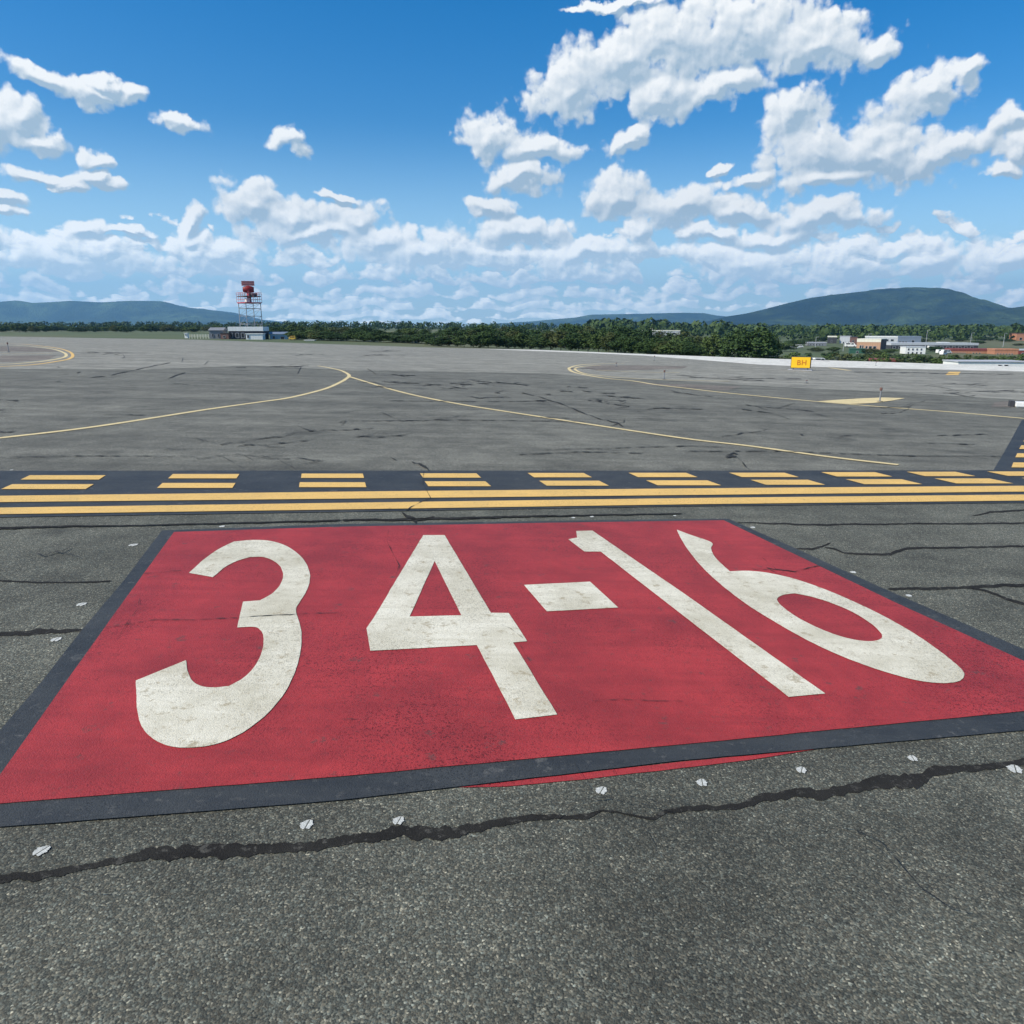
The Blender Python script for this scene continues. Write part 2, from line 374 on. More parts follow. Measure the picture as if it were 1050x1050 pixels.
# ground sheet to the horizon
bm = bmesh.new(); radii = [0] + [2 * 1.16 ** i for i in range(62)]
radii = [r for r in radii if r < 16000]; NA = 240; prev = None
for r in radii:
    if r == 0: prev = [bm.verts.new((0, 0, -.15))] ; continue
    ring = []
    for k in range(NA):
        a = 2 * pi * k / NA; x, y = r * sin(a), r * cos(a); z = terr(x, y) - .12
        ring.append(bm.verts.new((x, y, z)))
    for k in range(NA):
        if len(prev) == 1: bm.faces.new((prev[0], ring[(k + 1) % NA], ring[k]))
        else: bm.faces.new((prev[k], prev[(k + 1) % NA], ring[(k + 1) % NA], ring[k]))
    prev = ring
g = link('ground', bm, M['grass']); tag(g, kind='structure')
for p in g.data.polygons: p.use_smooth = True
# apron: one flat sloping sheet
def sheet(name, pts, m, parent=None):
    bm = bmesh.new(); vs = [bm.verts.new(p) for p in pts]; es = [bm.edges.new((vs[i], vs[(i + 1) % len(vs)])) for i in range(len(vs))]
    bmesh.ops.triangle_fill(bm, edges=es, use_beauty=True)
    for f in bm.faces:
        if f.normal.z < 0: f.normal_flip()
    return link(name, bm, m, parent)
def on(x, y, dz=0): return Vector((x, y, plane(x, y) + dz))
ap = [on(-260, -60), on(260, -60), on(260, edge_pts[-1].y)] + [p for p in reversed(edge_pts)] + [on(-260, edge_pts[0].y)]
apron = tag(sheet('apron', ap, M['asphalt']), kind='structure')
# paler old pavement farther out
dz1, dz2, dz3, dz4, dz5 = .004, .008, .012, .016, .020
old = [(-200, 379), (0, 378.5), (150, 379), (260, 375), (360, 380), (450, 381.5), (560, 383), (600, 386), (700, 391), (800, 397), (930, 403), (1060, 411), (1180, 417)]
ol = [G(u, v, dz1) for u, v in old] + [p + Vector((0, 0, dz1)) for p in reversed(edge_pts)]
tag(sheet('runway', ol, M['old_asphalt']), kind='structure')
mid = [(-260, 379.5), (0, 379), (150, 379.4), (260, 375.6), (360, 380.5), (450, 382), (560, 383.4), (600, 386.4), (700, 391.4), (800, 397.4), (930, 403.4), (1060, 411.4), (1180, 417.4), (1250, 484), (1050, 483.5), (350, 483.8), (-180, 484)]
tag(sheet('taxiway', [G(u, v, dz1 - .002) for u, v in mid], M['mid_asphalt']), kind='structure')
cs = [(495, 357.9), (600, 361.8), (660, 364.7), (713, 368.7), (780, 374), (831, 376), (896, 377.6), (986, 379.6), (1050, 381), (1200, 388)]
ct = [(1200, 382.5), (1050, 376.1), (903, 371.1), (780, 367.5), (660, 363.1), (550, 358.7)]
tag(sheet('concrete_taxiway', [G(u, v, dz2) for u, v in cs + ct], M['concrete']), kind='structure')
for pts in ([(598, 377), (612, 374.5), (660, 374.6), (706, 375.5), (700, 378), (655, 379.5), (612, 380)], [(640, 392.5), (700, 394), (760, 396.5), (745, 400.5), (690, 397)],
            [(0, 355), (30, 355.5), (54, 358.5), (60, 361), (0, 360.5)], [(0, 364.5), (58, 364.5), (50, 368.5), (20, 371), (0, 371.5)],
            [(1020, 412.5), (1040, 411), (1041, 417.5), (1016, 417.5)]):
    tag(sheet('stained_patch', [G(u, v, dz2) for u, v in pts], M['stain'], apron))

# ------------------------------------------------------------------ painted markings
def cat(pts, closed=True, seg=6, ang=48):
    """Catmull-Rom through pts, sharp corners kept"""
    n_ = len(pts); P_ = [Vector(p) for p in pts]; out = []
    if closed:
        P_ = [P_[i] if (P_[i] - P_[i - 1]).angle(P_[(i + 1) % n_] - P_[i], 0) > R(38) else P_[i] * .6 + (P_[i - 1] + P_[(i + 1) % n_]) * .2 for i in range(n_)]
    def corner(i):
        if not closed and (i == 0 or i == n_ - 1): return True
        a = P_[i] - P_[i - 1]; b = P_[(i + 1) % n_] - P_[i]
        return a.angle(b, 0) > R(ang)
    cn = [corner(i) for i in range(n_)]
    for i in range(n_ if closed else n_ - 1):
        p1, p2 = P_[i], P_[(i + 1) % n_]
        p0 = p1 if cn[i] else P_[i - 1]; p3 = p2 if cn[(i + 1) % n_] else P_[(i + 2) % n_]
        for k in range(seg):
            t = k / seg
            m1 = (p2 - p0) * .5 if not cn[i] else (p2 - p1); m2 = (p3 - p1) * .5 if not cn[(i + 1) % n_] else (p2 - p1)
            if cn[i] and cn[(i + 1) % n_]: out.append(p1.lerp(p2, t)); continue
            h = 2 * t**3 - 3 * t * t + 1, t**3 - 2 * t * t + t, -2 * t**3 + 3 * t * t, t**3 - t * t
            out.append(p1 * h[0] + m1 * h[1] + p2 * h[2] + m2 * h[3])
    if not closed: out.append(P_[-1])
    return out
def flat(name, outlines, m, parent, dz, smooth=True, jit=.0025):
    bm = bmesh.new(); es = []
    for ol_ in outlines:
        pts = [G(u, v) for u, v in ol_]
        if smooth: pts = cat(pts)
        else:
            q = []
            for i in range(len(pts)):
                a, b = pts[i], pts[(i + 1) % len(pts)]; k = max(1, min(60, int((b - a).length / .12)))
                q += [a.lerp(b, j / k) for j in range(k)]
            pts = q
        vs = []
        for p in pts:
            nv = mnoise.noise_vector(p * 7) * jit + mnoise.noise_vector(p * 23) * jit
            x, y = p.x + nv.x, p.y + nv.y
            vs.append(bm.verts.new((x, y, plane(x, y) + dz)))
        es += [bm.edges.new((vs[i], vs[(i + 1) % len(vs)])) for i in range(len(vs))]
    bmesh.ops.triangle_fill(bm, edges=es, use_beauty=True)
    for f in bm.faces:
        if f.normal.z < 0: f.normal_flip()
    return link(name, bm, m, parent)
def z(ox, oy, pts, s=3.0): return [(ox + x / s, oy + y / s) for x, y in pts]
sign = empty('painted_runway_sign', G(560, 640)); sign_inv = sign.location.copy()
tag(sign, 'red rectangle with black border and white 34-16 painted on the asphalt', 'pavement marking')
kids = []
kids.append(flat('border', [[(166, 544.5), (350, 538), (560, 534.8), (746.5, 532.3), (813, 561.7), (903, 603), (1050, 666.7), (1210, 735.6), (1050, 750), (700, 780.7), (350, 821.7), (0, 849.5), (-87, 853), (0, 750), (43, 700), (83, 648), (128, 595)]], M['black'], sign, dz2, False))
kids.append(flat('old_red_edge', [[(470, 808), (600, 793), (700, 781.5), (835, 769), (770, 779.5), (700, 788), (600, 799.5), (520, 807)]], M['red'], sign, dz1, False))
kids.append(flat('red_field', [[(178.5, 546.5), (350, 541), (560, 537), (742, 534.3), (823, 573.3), (920, 620), (1050, 679.3), (1142.6, 721.9), (1050, 730.7), (700, 765), (350, 798), (0, 826), (-22, 828), (0, 797), (56.7, 716.7), (113, 637)]], M['red'], sign, dz3, False))
three = z(0, 520, [(582,207),(620,170),(670,132),(720,110),(780,103),(840,106),(890,125),(930,155),(952,195),(957,225),(945,265),(925,295),(903,318),(920,350),(929,390),(928,440),(915,500),(885,570),(835,635),(770,690),(700,728),(640,744),(580,750),(520,745),(470,725),(437,690),(425,650),(420,600),(419,540),(572,477),(578,520),(592,545),(620,560),(660,563),(705,557),(745,538),(780,505),(803,465),(813,425),(812,395),(800,380),(780,374),(730,376),(748,296),(800,292),(840,272),(865,245),(874,215),(868,190),(845,168),(810,158),(770,158),(730,168),(695,185),(655,220)])
four = z(350, 520, [(252,90),(318,90),(460,330),(515,331),(572,418),(528,422),(664,645),(535,660),(417,430),(90,448),(78,378),(100,345)])
fourh = z(350, 520, [(287,170),(369,338),(210,342)])
one = [(590.7,545.7),(607.3,545.3),(700,609.3),(846,713.3),(808.3,716.7),(700,632.7),(616,567),(599.3,567),(582.7,554.3),(591.7,552.5)]
six = z(700, 520, [(-18,73),(20,88),(88,112),(85,130),(92,150),(110,172),(145,202),(200,198),(260,205),(340,222),(420,250),(500,283),(580,320),(650,357),(720,398),(780,440),(830,480),(860,505),(869,523),(862,538),(835,547),(790,549),(730,543),(660,525),(580,500),(500,470),(420,435),(340,393),(270,350),(210,315),(150,270),(95,225),(60,190),(30,155),(5,120),(-12,90)])
sixh = z(700, 520, [(287,283),(310,273),(345,270),(400,280),(460,300),(520,325),(570,355),(605,385),(617,403),(608,415),(575,420),(530,415),(470,400),(410,375),(350,345),(305,312),(290,295)])
for nm, ols, s_, lb in (('numeral', [three], True, 'worn white numeral 3'), ('numeral', [four, fourh], False, 'worn white numeral 4'), ('dash', [z(350, 520, [(562,244),(765,234),(852,314),(632,326)])], False, None),
                    ('numeral', [one], False, 'worn white numeral 1'), ('numeral', [six, sixh], True, 'worn white numeral 6')):
    o = flat(nm, ols, M['white'], sign, dz4, s_); kids.append(o)
    if lb: o['label'] = lb
for k in kids: k.location = -sign_inv
# hold line
hold = tag(empty('hold_position_marking', (0, 0, 0)), 'wide black band across the taxiway with two solid and two broken yellow lines', 'pavement marking')
flat('black_band', [[(-120, 483.2), (350, 483), (700, 483), (1022, 482.5), (1150, 482), (1250, 514.5), (1050, 516), (700, 519.7), (350, 525.5), (0, 531), (-140, 533.5)]], M['black'], hold, dz2, False)
flat('solid_line', [[(-120, 511), (0, 509.5), (350, 505.2), (700, 501.8), (1050, 499), (1200, 497.8), (1215, 503.7), (1050, 505), (700, 508.6), (350, 512.4), (0, 516), (-125, 517.4)]], M['yellow'], hold, dz4, False)
flat('solid_line', [[(-120, 523.4), (0, 521.7), (350, 516.7), (700, 511.8), (1050, 508), (1200, 506.4), (1215, 512.4), (1050, 514.2), (700, 518.2), (350, 523.5), (0, 528.4), (-125, 530)]], M['yellow'], hold, dz4, False)
A = [(-150,-70,490.8),(26,105,490.5),(175,244,489.2),(309,372.7,488.8),(432.3,491,488.5),(544.3,602.7,488.1),(649.3,709.3,487.9),(754,811.7,487.8),(850,906,487.2),(939,990,486.8),(1022.7,1072,486.5),(1102,1148,486.2)]
B = [(-175,-95,501.2),(7,92,500),(164,240,498.8),(307,375,498),(437.3,500.7,497),(556.7,619.3,496.4),(668.3,732.3,496),(777.3,837.3,495.4),(876.7,935,494.8),(969.3,1026.7,494),(1060,1112,493.4)]
for row, hh, nx in ((A, 2.25, B), (B, 2.55, None)):
    for i, (l, r, v) in enumerate(row):
        def sk(x): return (x - 330) / 145.0
        flat('dash', [[(l - sk(l) * hh, v - hh), (r - sk(r) * hh, v - hh), (r + sk(r) * hh, v + hh), (l + sk(l) * hh, v + hh)]], M['yellow'], hold, dz4, False)
# ladder marking at the right edge
lad = tag(empty('crossing_hold_marking', (0, 0, 0)), 'black band with stacked yellow bars at the right edge beyond the hold lines', 'pavement marking')
flat('black_band', [[(1018, 483.2), (1030, 463), (1048, 430.5), (1090, 431.5), (1130, 470), (1145, 482)]], M['black'], lad, dz1, False)
for x0, y0, y1 in ((1037, 474.9, 480), (1041, 465.4, 469.6), (1045, 457.2, 461), (1049, 450.6, 453.2)):
    flat('bar', [[(x0 + 2, y0), (x0 + 72, y0 + .5), (x0 + 74, y1 + .5), (x0, y1)]], M['yellow'], lad, dz4, False)

def line_strip(name, px, w, m, dz, parent=None, seg=6):
    pts = cat([G(u, v) for u, v in px], False, seg, 170); bm = bmesh.new(); prev = None
    for i, p in enumerate(pts):
        a = pts[max(0, i - 1)]; b = pts[min(len(pts) - 1, i + 1)]; d = (b - a); d.z = 0; d.normalize(); nn = Vector((-d.y, d.x, 0))
        ww = w * .5 * (1 + .08 * mnoise.noise(p * 3)) if not callable(w) else w(i / (len(pts) - 1)) * .5
        q = []
        for s_ in (-1, 1):
            c = p + nn * ww * s_; q.append(bm.verts.new((c.x, c.y, plane(c.x, c.y) + dz)))
        if prev: bm.faces.new((prev[0], prev[1], q[1], q[0]))
        prev = q
    for f in bm.faces:
        f.normal_update()
        if f.normal.z < 0: f.normal_flip()
    return link(name, bm, m, parent)
Yl = M['yellow']; PY = M['pale_yellow']
tag(line_strip('taxiway_centreline', [(-120, 463), (0, 449.5), (100, 437.5), (213, 420), (270, 412), (298, 407.8), (332, 399.3), (347.4, 392.9), (355, 388.5), (358, 385), (354, 382), (348, 379.6), (334.6, 376.7), (326, 375.3)], .19, PY, dz3),
    'yellow curved line running in from the left and hooking back at its far tip', 'taxiway line')
tag(line_strip('taxiway_centreline', [(357.5, 386.2), (375.7, 391.8), (406.6, 401), (440, 408.8), (478.6, 416), (507, 420.5), (600, 434.8), (700, 449.8), (766.7, 457.6), (850, 469), (921, 477.2)], .18, PY, dz4),
    'long yellow line running from the far hook down to the hold marking at right', 'taxiway line')
ring = tag(empty('curved_taxiway_marking'), 'nested yellow lines bending round a pointed stained island at right of centre', 'taxiway line')
line_strip('outer_line', [(640, 373), (628, 372.9), (606.7, 373.4), (593, 374.6), (584.5, 377), (584, 379), (588, 381.6), (601, 384.7), (620, 387.9), (649, 390.8), (673, 394.6), (708, 398.8), (740, 402.5), (783, 406.8), (850, 413), (916.7, 418.3), (983, 423.3), (1050, 429.3), (1160, 438)], .24, PY, dz3, ring)
line_strip('inner_line', [(616, 374.6), (600, 375.6), (591, 377.2), (590, 379.2), (597, 382.6), (612, 385), (640, 387.6), (675, 389.4), (720, 390.6), (748, 391)], .2, PY, dz4, ring)
line_strip('faint_line', [(612, 379.6), (635, 380.8), (665, 381.8), (697, 382)], .22, PY, dz3, ring)
flat('wedge', [[(838, 411.8), (860, 410.2), (883, 408.8), (905, 407.9), (928, 408.6), (914, 411.2), (895, 413.6), (872.6, 414.6), (855, 413.2)]], PY, ring, dz4, False)
ringl = tag(empty('curved_taxiway_marking'), 'double yellow line bending round the island at the far left', 'taxiway line')
line_strip('outer_line', [(-80, 351), (-20, 351.6), (15, 352.5), (31, 353.6), (56.6, 356.7), (69.4, 360), (74.5, 363.8), (71, 368), (51.4, 371.8), (31, 374.3), (0, 376), (-90, 379)], .24, Yl, dz3, ringl)
line_strip('inner_line', [(-80, 353), (-20, 353.2), (10, 353.9), (36, 355.6), (54, 358), (64, 361), (68, 364), (64, 367), (46, 370.2), (24, 372.4), (0, 373.7), (-90, 376)], .24, PY, dz3, ringl)
line_strip('middle_line', [(-80, 362), (0, 362.6), (30, 362.7), (54, 362.4)], .26, PY, dz3, ringl)
tag(line_strip('yellow_stripe', [(851, 377.2), (860, 378.4), (871, 380)], .5, PY, dz3), 'short slanted yellow stripe right of the yellow sign', 'pavement marking')
tag(flat('yellow_stripe', [[(973, 381.3), (985, 381.3), (982.5, 384.6), (969.5, 384.6)]], Yl, None, dz3, False), 'short solid yellow block painted near the white concrete at far right', 'pavement marking')

# ------------------------------------------------------------------ cracks and tar
def crack(bm, pts, dz, rough=.6, seg=5, seed=0, gap=0):
    """pts: u, v, full pixel width measured vertically"""
    rnd = random.Random(seed + int(pts[0][0] * 13 + pts[0][1] * 7)); prev = None
    dense = []
    for (a, b) in zip(pts, pts[1:]):
        L = math.hypot(b[0] - a[0], b[1] - a[1]); k = max(2, int(L / seg))
        for j in range(k): t = j / k; dense.append([a[i] + (b[i] - a[i]) * t for i in range(3)])
    dense.append(list(pts[-1]))
    off = 0
    for i, (u, v, w) in enumerate(dense):
        nz = lambda f, k: mnoise.noise(Vector((u * f, v * f + k * 7.3, seed + k)))
        off = (nz(.06, 1) * 1.1 + nz(.2, 2) * .5) * w * .45 * rough
        s_ = 1 + nz(.09, 3) * .5 + nz(.35, 4) * .28 + nz(.9, 8) * .12; s2 = 1 + nz(.09, 5) * .5 + nz(.35, 6) * .28 + nz(.9, 9) * .12
        if gap: g_ = max(.12, min(1.1, .6 + 1.5 * nz(.13, 7))); s_ *= g_; s2 *= g_
        if i in (0, len(dense) - 1): s_ = s2 = .15
        j = max(0, min(len(dense) - 1, i + 1)); k = max(0, i - 1)
        du, dv = dense[j][0] - dense[k][0], dense[j][1] - dense[k][1]; L = math.hypot(du, dv) or 1
        nx, ny = -dv / L, du / L
        q = []
        for sg, ww in ((-1, s_), (1, s2)):
            p = G(u + nx * (off + sg * ww * w * .5), v + ny * (off + sg * ww * w * .5)); q.append(bm.verts.new((p.x, p.y, plane(p.x, p.y) + dz)))
        if prev: bm.faces.new((prev[0], prev[1], q[1], q[0]))
        prev = q
def zz(ox, oy, pts, s=3.0): return [(ox + x / s, oy + y / s, w / s) for x, y, w in pts]
bm = bmesh.new()
main = zz(0, 780, [(-300,375,30),(0,362,30),(100,357,25),(200,340,22),(300,322,18),(390,305,22),(460,285,38),(540,290,42),(650,280,40),(760,275,36),(850,270,30),(950,262,28),(1049,250,27)]) + \
    zz(350, 780, [(10,243,28),(80,238,28),(170,225,35),(260,222,42),(340,222,38),(420,205,26),(500,190,26),(570,178,20),(640,175,14),(700,176,12),(755,173,16),(800,155,5),(850,160,5),(900,170,6),(960,180,9),(1000,158,12),(1049,150,15)]) + \
    zz(700, 780, [(10,147,15),(100,147,14),(180,138,20),(260,115,24),(340,100,26),(430,105,32),(520,85,30),(600,72,40),(680,68,45),(760,38,35),(830,30,22),(930,18,18),(1050,5,18),(1400,-20,18)])
crack(bm, main, .003, .5, 2.2)
tars = [zz(0, 450, [(-200,285,7),(0,277,7),(150,273,5),(400,269,4),(700,262,4),(1050,253,5)]), zz(350, 450, [(0,252,5),(200,250,7),(400,245,7),(600,240,6),(800,236,4),(1050,232,3)]),
        zz(350, 450, [(185,228,5),(200,240,8),(222,248,14),(232,264,8)]), zz(350, 450, [(222,246,5),(255,248,6),(290,242,5)]),
        zz(0, 450, [(-200,430,5),(0,437,6),(100,442,5),(280,442,5),(345,438,5)]), zz(0, 520, [(-200,395,16),(0,391,14),(120,384,18),(200,382,14),(262,380,8)]),
        zz(700, 400, [(165,408,4),(400,414,6),(700,412,5),(1050,410,6),(1300,408,6)]),
        zz(700, 400, [(345,488,4),(400,489,7),(430,480,6),(457,470,6)]), zz(700, 400, [(435,484,4),(470,490,5),(495,500,6),(560,506,7),(640,506,9),(668,494,10),(700,487,7),(850,485,6),(1050,480,7),(1300,478,7)]),
        zz(700, 400, [(632,613,9),(800,610,9),(950,604,11),(1050,600,12),(1300,596,12)]), zz(700, 400, [(885,610,5),(930,616,7),(980,636,9),(1040,658,9),(1100,672,9)]),
        zz(700, 400, [(890,388,3),(925,382,5),(945,376,7),(1050,370,5),(1300,366,5)])]
for i, t in enumerate(tars): crack(bm, [(a, b_, w * .85) for a, b_, w in t], dz3 if t[0][1] < 546 and t[0][0] < 700 else .003, .8, 2.6, i)
tag(link('tar_seal', bm, M['tar'], apron))
bm = bmesh.new()
thin = [zz(700, 400, [(130,208,4),(165,206,9),(180,222,7),(207,250,7)]), zz(700, 400, [(130,205,3),(155,196,4),(170,200,5)]), zz(350, 450, [(215,74,4),(240,80,8),(262,92,8),(270,102,6)]), zz(350, 450, [(148,56,3),(158,64,5),(170,70,3)]),
        [(534.7,403,.8),(553,407,1.1),(569,412.7,1.4),(588,420,1.5),(612,429,1.3),(634,435,1.8),(640,439,1)], [(626,437,.6),(640,433,1),(640,431,.8)],
        zz(350, 520, [(145,75,2),(140,110,2),(160,150,3),(178,185,4),(168,215,2)]), zz(0, 520, [(430,285,2),(425,320,4),(400,350,2),(370,400,2)]), zz(0, 520, [(440,210,2),(560,200,2)]),
        zz(350, 520, [(470,360,2),(520,380,3),(560,410,2)]), zz(350, 520, [(550,430,3),(565,460,2),(590,495,2)]), zz(350, 520, [(770,605,2),(860,598,3),(930,602,3),(1050,605,2)]),
        zz(350, 520, [(0,662,3),(60,660,2)]), zz(0, 520, [(320,378,2),(480,352,3),(620,352,3),(940,334,4),(1050,330,2)]),
        zz(350, 450, [(255,100,3),(250,140,3),(275,185,3),(240,200,3),(190,228,4)]), zz(700, 400, [(0,190,2),(300,190,2.5),(700,204,2.5),(980,206,2)]), zz(350, 450, [(545,50,2),(740,42,2.5),(925,46,2.5),(940,38,3)]),
        [(90,388,.5),(113,385,.9),(145,378,.6),(175,372,.5)], [(171,388.6,.8),(180,385.5,1.3),(190,382,.9)], [(232,391,.6),(241,386,.7)], [(124,368,.5),(128,366.5,1.2),(126,363,.5)],
        [(186,372,.4),(188,366,.5)], [(209,375,.4),(214,370,.5)], [(57,392,.8),(62,391,1.3)], [(78,383,.8),(83,382,.9)], [(58,376,.8),(62,376.5,1)],
        [(305,384,.7),(309,376,.8)], [(347,434,1),(355,432,1.2),(350,437,1)], [(376,378,.5),(383,382,1),(390,387,.7)], [(395,411,.4),(420,411.5,.5),(500,412,.5),(560,412,.4)],
        [(1057,382,.5),(1100,383,.5)], [(875,381.5,.5),(905,382.2,.7),(1046,384,.7)], [(735,387,.4),(760,388,.6),(840,389,.5)], [(945,455,.7),(1000,456,.9)], [(0,470,.5),(80,468,.8),(200,469,.6)], 
        [(560,462,.5),(700,458,.7),(740,459,.5)], [(370,432,.4),(480,431,.6),(600,433,.4)], [(960,447,.6),(1010,446,1.2),(1020,449,.7)], [(860,448,1),(880,446,.7)], [(760,420,.6),(790,424,.8),(810,430,.6)], [(820,446,1.4),(824,447,1.4)]]
for i, t in enumerate(thin): crack(bm, [(a, b_, w * (.5 if 540 < b_ < 800 else .8)) for a, b_, w in t], dz5, 1.6, 1.6, i + 50, 1)
rnd = random.Random(3)
def walk(u, v, L, du, dv, w, depth=0):
    """thin branching crack that wanders across the pavement; pixel steps shrink with distance"""
    pts = [(u, v, w * .5)]; k = 0; sc_ = (v - 345) / 90.0
    while k < L:
        st_ = rnd.uniform(2.5, 6) * max(.5, sc_); k += st_
        u += du * st_; v += (dv + rnd.uniform(-.55, .55)) * st_ * .28 * max(.35, sc_)
        pts.append((u, v, w * rnd.uniform(.6, 1.25)))
        if depth < 2 and rnd.random() < .16: walk(u, v, L * rnd.uniform(.15, .4), du * rnd.choice((-1, 1)), rnd.uniform(-1.6, 1.6), w * .7, depth + 1)
    crack(bm, pts, dz5, .7, 1.6, int(u * 3) % 97, 1)
for i in range(20):
    u = rnd.uniform(375, 640); walk(u, 379 + (u - 375) * .07 + rnd.uniform(0, 22), rnd.uniform(8, 34), 1, rnd.uniform(.1, 1.4), rnd.uniform(.5, .85))
for i in range(26):
    v = rnd.uniform(386, 476); walk(rnd.uniform(-10, 1040), v, rnd.uniform(14, 80), rnd.choice((-1, 1)), rnd.uniform(-.5, .5), rnd.uniform(.35, .6) * (.7 + (v - 380) / 110))
for i in range(9):
    walk(rnd.uniform(-10, 1040), rnd.uniform(360, 380), rnd.uniform(10, 50), 1, rnd.uniform(-.3, .3), .38)
for (u, v, L, w) in ((770, 585, 60, .9), (20, 565, 60, .8), (560, 850, 120, .8), (60, 905, 80, .7), (860, 850, 120, .8)):
    walk(u, v, L, 1, rnd.uniform(-.4, .4), w)
tag(link('crack', bm, M['crackm'], apron))

# white round marker studs on the asphalt around the sign
spots = [(84,620,11,'left of the red rectangle, above the nearest left tar line'),(137,559,10,'by the upper left corner of the red rectangle'),(58,656,12,'just below the thick tar strip at the left edge'),(43,873,17,'at the lower left above the long tar seal'),(315,846,16,'below the 3, left one of a pair'),
         (409,842,14,'below the 4, right one of a pair'),(617,811,14,'below the middle of the black border'),(720,803,13,'second one below the red sliver edge, under the 1'),(822,790,12,'under the foot of the 1 and the 6'),(936,778,11,'touching the top of the wide tar seal at right'),(1041,789,16,'cut by the right edge on the tar seal'),
         (875,587,7,'beside the right black border, second from its top'),(932,611,7,'beside the right black border, third from its top'),(920,629,4,'tiny one on the red paint beside the 6'),(772,541,6,'at the upper right corner of the red rectangle'),(172,596,5,'small one on the red paint left of the 3'),(228,540,7,'above the red rectangle over the 3'),
         (588,531,5,'above the red rectangle left of the 1'),(607,530,5,'above the red rectangle right of another above the 1'),(692,529,4,'above the red rectangle near the top of the 6'),(12,482,4,'at the far left on the black band edge')]
stud = None
for (u, v, wpx, where) in spots:
    p = G(u, v); pr = G(u + wpx / 2, v); r_ = (pr - p).length * .86
    if stud is None:
        bm = bmesh.new(); bmesh.ops.create_icosphere(bm, subdivisions=4, radius=1.0)
        for vv in list(bm.verts):
            vv.co.z *= .012
            if vv.co.z < -.001: vv.co.z = 0
            k_ = 1 + .32 * mnoise.noise(vv.co * 1.7) + .2 * mnoise.noise(vv.co * 4 + Vector((3, 1, 2))); vv.co.x *= k_; vv.co.y *= .9 * k_
        me = bpy.data.meshes.new('stud'); bm.to_mesh(me); bm.free(); me.materials.append(M['bead'])
        bm = bmesh.new(); box(bm, -.07, .09, -.95, .95, .004, .016); ms = bpy.data.meshes.new('slit'); bm.to_mesh(ms); bm.free(); ms.materials.append(M['asphalt'])
        stud = True
    o = bpy.data.objects.new('paint_spot', me); COL.objects.link(o)
    o.location = (p.x, p.y, p.z + .0042); o.scale = (r_, r_ * 1.15, r_); o.rotation_euler = (0, 0, random.uniform(-.5, .2))
    tag(o, 'small white paint spot ' + where, 'paint spot', 'white paint spots round the red rectangle')
    if wpx > 9:
        s_ = bpy.data.objects.new('slit', ms); COL.objects.link(s_); s_.parent = o

# ------------------------------------------------------------------ yellow sign
def yellow_sign():
    p = G(820.5, 379.6); d = p.length; px = d / F / cos(TH) * .985
    r = tag(empty('taxiway_sign', p, R(-24)), 'bright yellow guidance sign with orange lettering standing before the white concrete', 'airfield sign')
    w = 17.5 * px; h = 10.5 * px
    bm = bmesh.new(); box(bm, -w / 2, w / 2, 0, .5, .18, .18 + h); bmesh.ops.bevel(bm, geom=bm.edges[:], offset=.03, segments=2, affect='EDGES'); link('housing', bm, M['dark'], r)
    bm = bmesh.new(); box(bm, -w / 2 + .04, w / 2 - .06, -.02, .02, .22, .14 + h); f = link('face', bm, M['signy'], r)
    for k, ch in enumerate(('B', 'H')):
        cu = bpy.data.curves.new('letter', 'FONT'); cu.body = ch; cu.size = h * .62; cu.extrude = .008; cu.align_x = 'CENTER'
        t = bpy.data.objects.new('tmp', cu); COL.objects.link(t)
        me = bpy.data.meshes.new_from_object(t); bpy.data.objects.remove(t); me.materials.append(M['signo'])
        o = bpy.data.objects.new('letter', me); COL.objects.link(o); o.parent = f; o.location = (-w * .1 + k * w * .26, -.032, .18 + h * .28); o.rotation_euler = (pi / 2, 0, 0)
    for sx in (-.36, .36):
        bm = bmesh.new(); bar(bm, (sx * w, .25, -.02), (sx * w, .25, .2), .05, 8); link('leg', bm, M['steel'], r)
    bm = bmesh.new(); box(bm, -w * .62, w * .6, -.45, .9, -.03, .03); link('footing', bm, M['lgrey'], r)
yellow_sign()
# edge markers (short posts with a lamp head)
def edge_post(u, v, hpx, label):
    p = G(u, v); h = hpx * p.length / F
    r = tag(empty('edge_light', p), label, 'edge light', 'edge lights on thin stakes')
    bm = bmesh.new(); bar(bm, (0, 0, 0), (0, 0, h * .8), .03, 8); link('post', bm, M['steel'], r)
    bm = bmesh.new(); bar(bm, (0, 0, h * .78), (0, 0, h * .86), .045, 8); bar(bm, (0, 0, h * .86), (0, 0, h), .07, 8, .045); link('lamp_head', bm, M['brown'], r)
    bm = bmesh.new(); bar(bm, (0, 0, -.01), (0, 0, .03), .12, 10); link('base_plate', bm, M['dsteel'], r)
edge_post(902, 412, 13, 'thin stake light on the yellow wedge at right')
edge_post(681, 389, 9, 'thin stake light between the nested yellow lines')
edge_post(671, 370, 5, 'tiny stake light above the nested yellow lines')
edge_post(9, 361, 8, 'thin stake light on the island at the far left')
edge_post(632, 376, 4, 'tiny stake light near the tip of the nested yellow lines')
edge_post(827, 393, 3, 'tiny stake light in front of the yellow sign')
edge_post(898, 375, 4, 'tiny stake light on the white concrete')
# white slab at right edge
p = G(1041, 417.5); r = tag(empty('marker_block', p, R(-20)), 'low white block on the pavement cut by the right edge', 'marker block')
bm = bmesh.new(); box(bm, 0, 1.6, 0, .5, 0, .2); bmesh.ops.bevel(bm, geom=bm.edges[:], offset=.03, segments=2, affect='EDGES'); link('body', bm, M['w'], r)
bm = bmesh.new(); box(bm, -.18, -.02, .05, .35, 0, .24); link('bracket', bm, M['dark'], r)

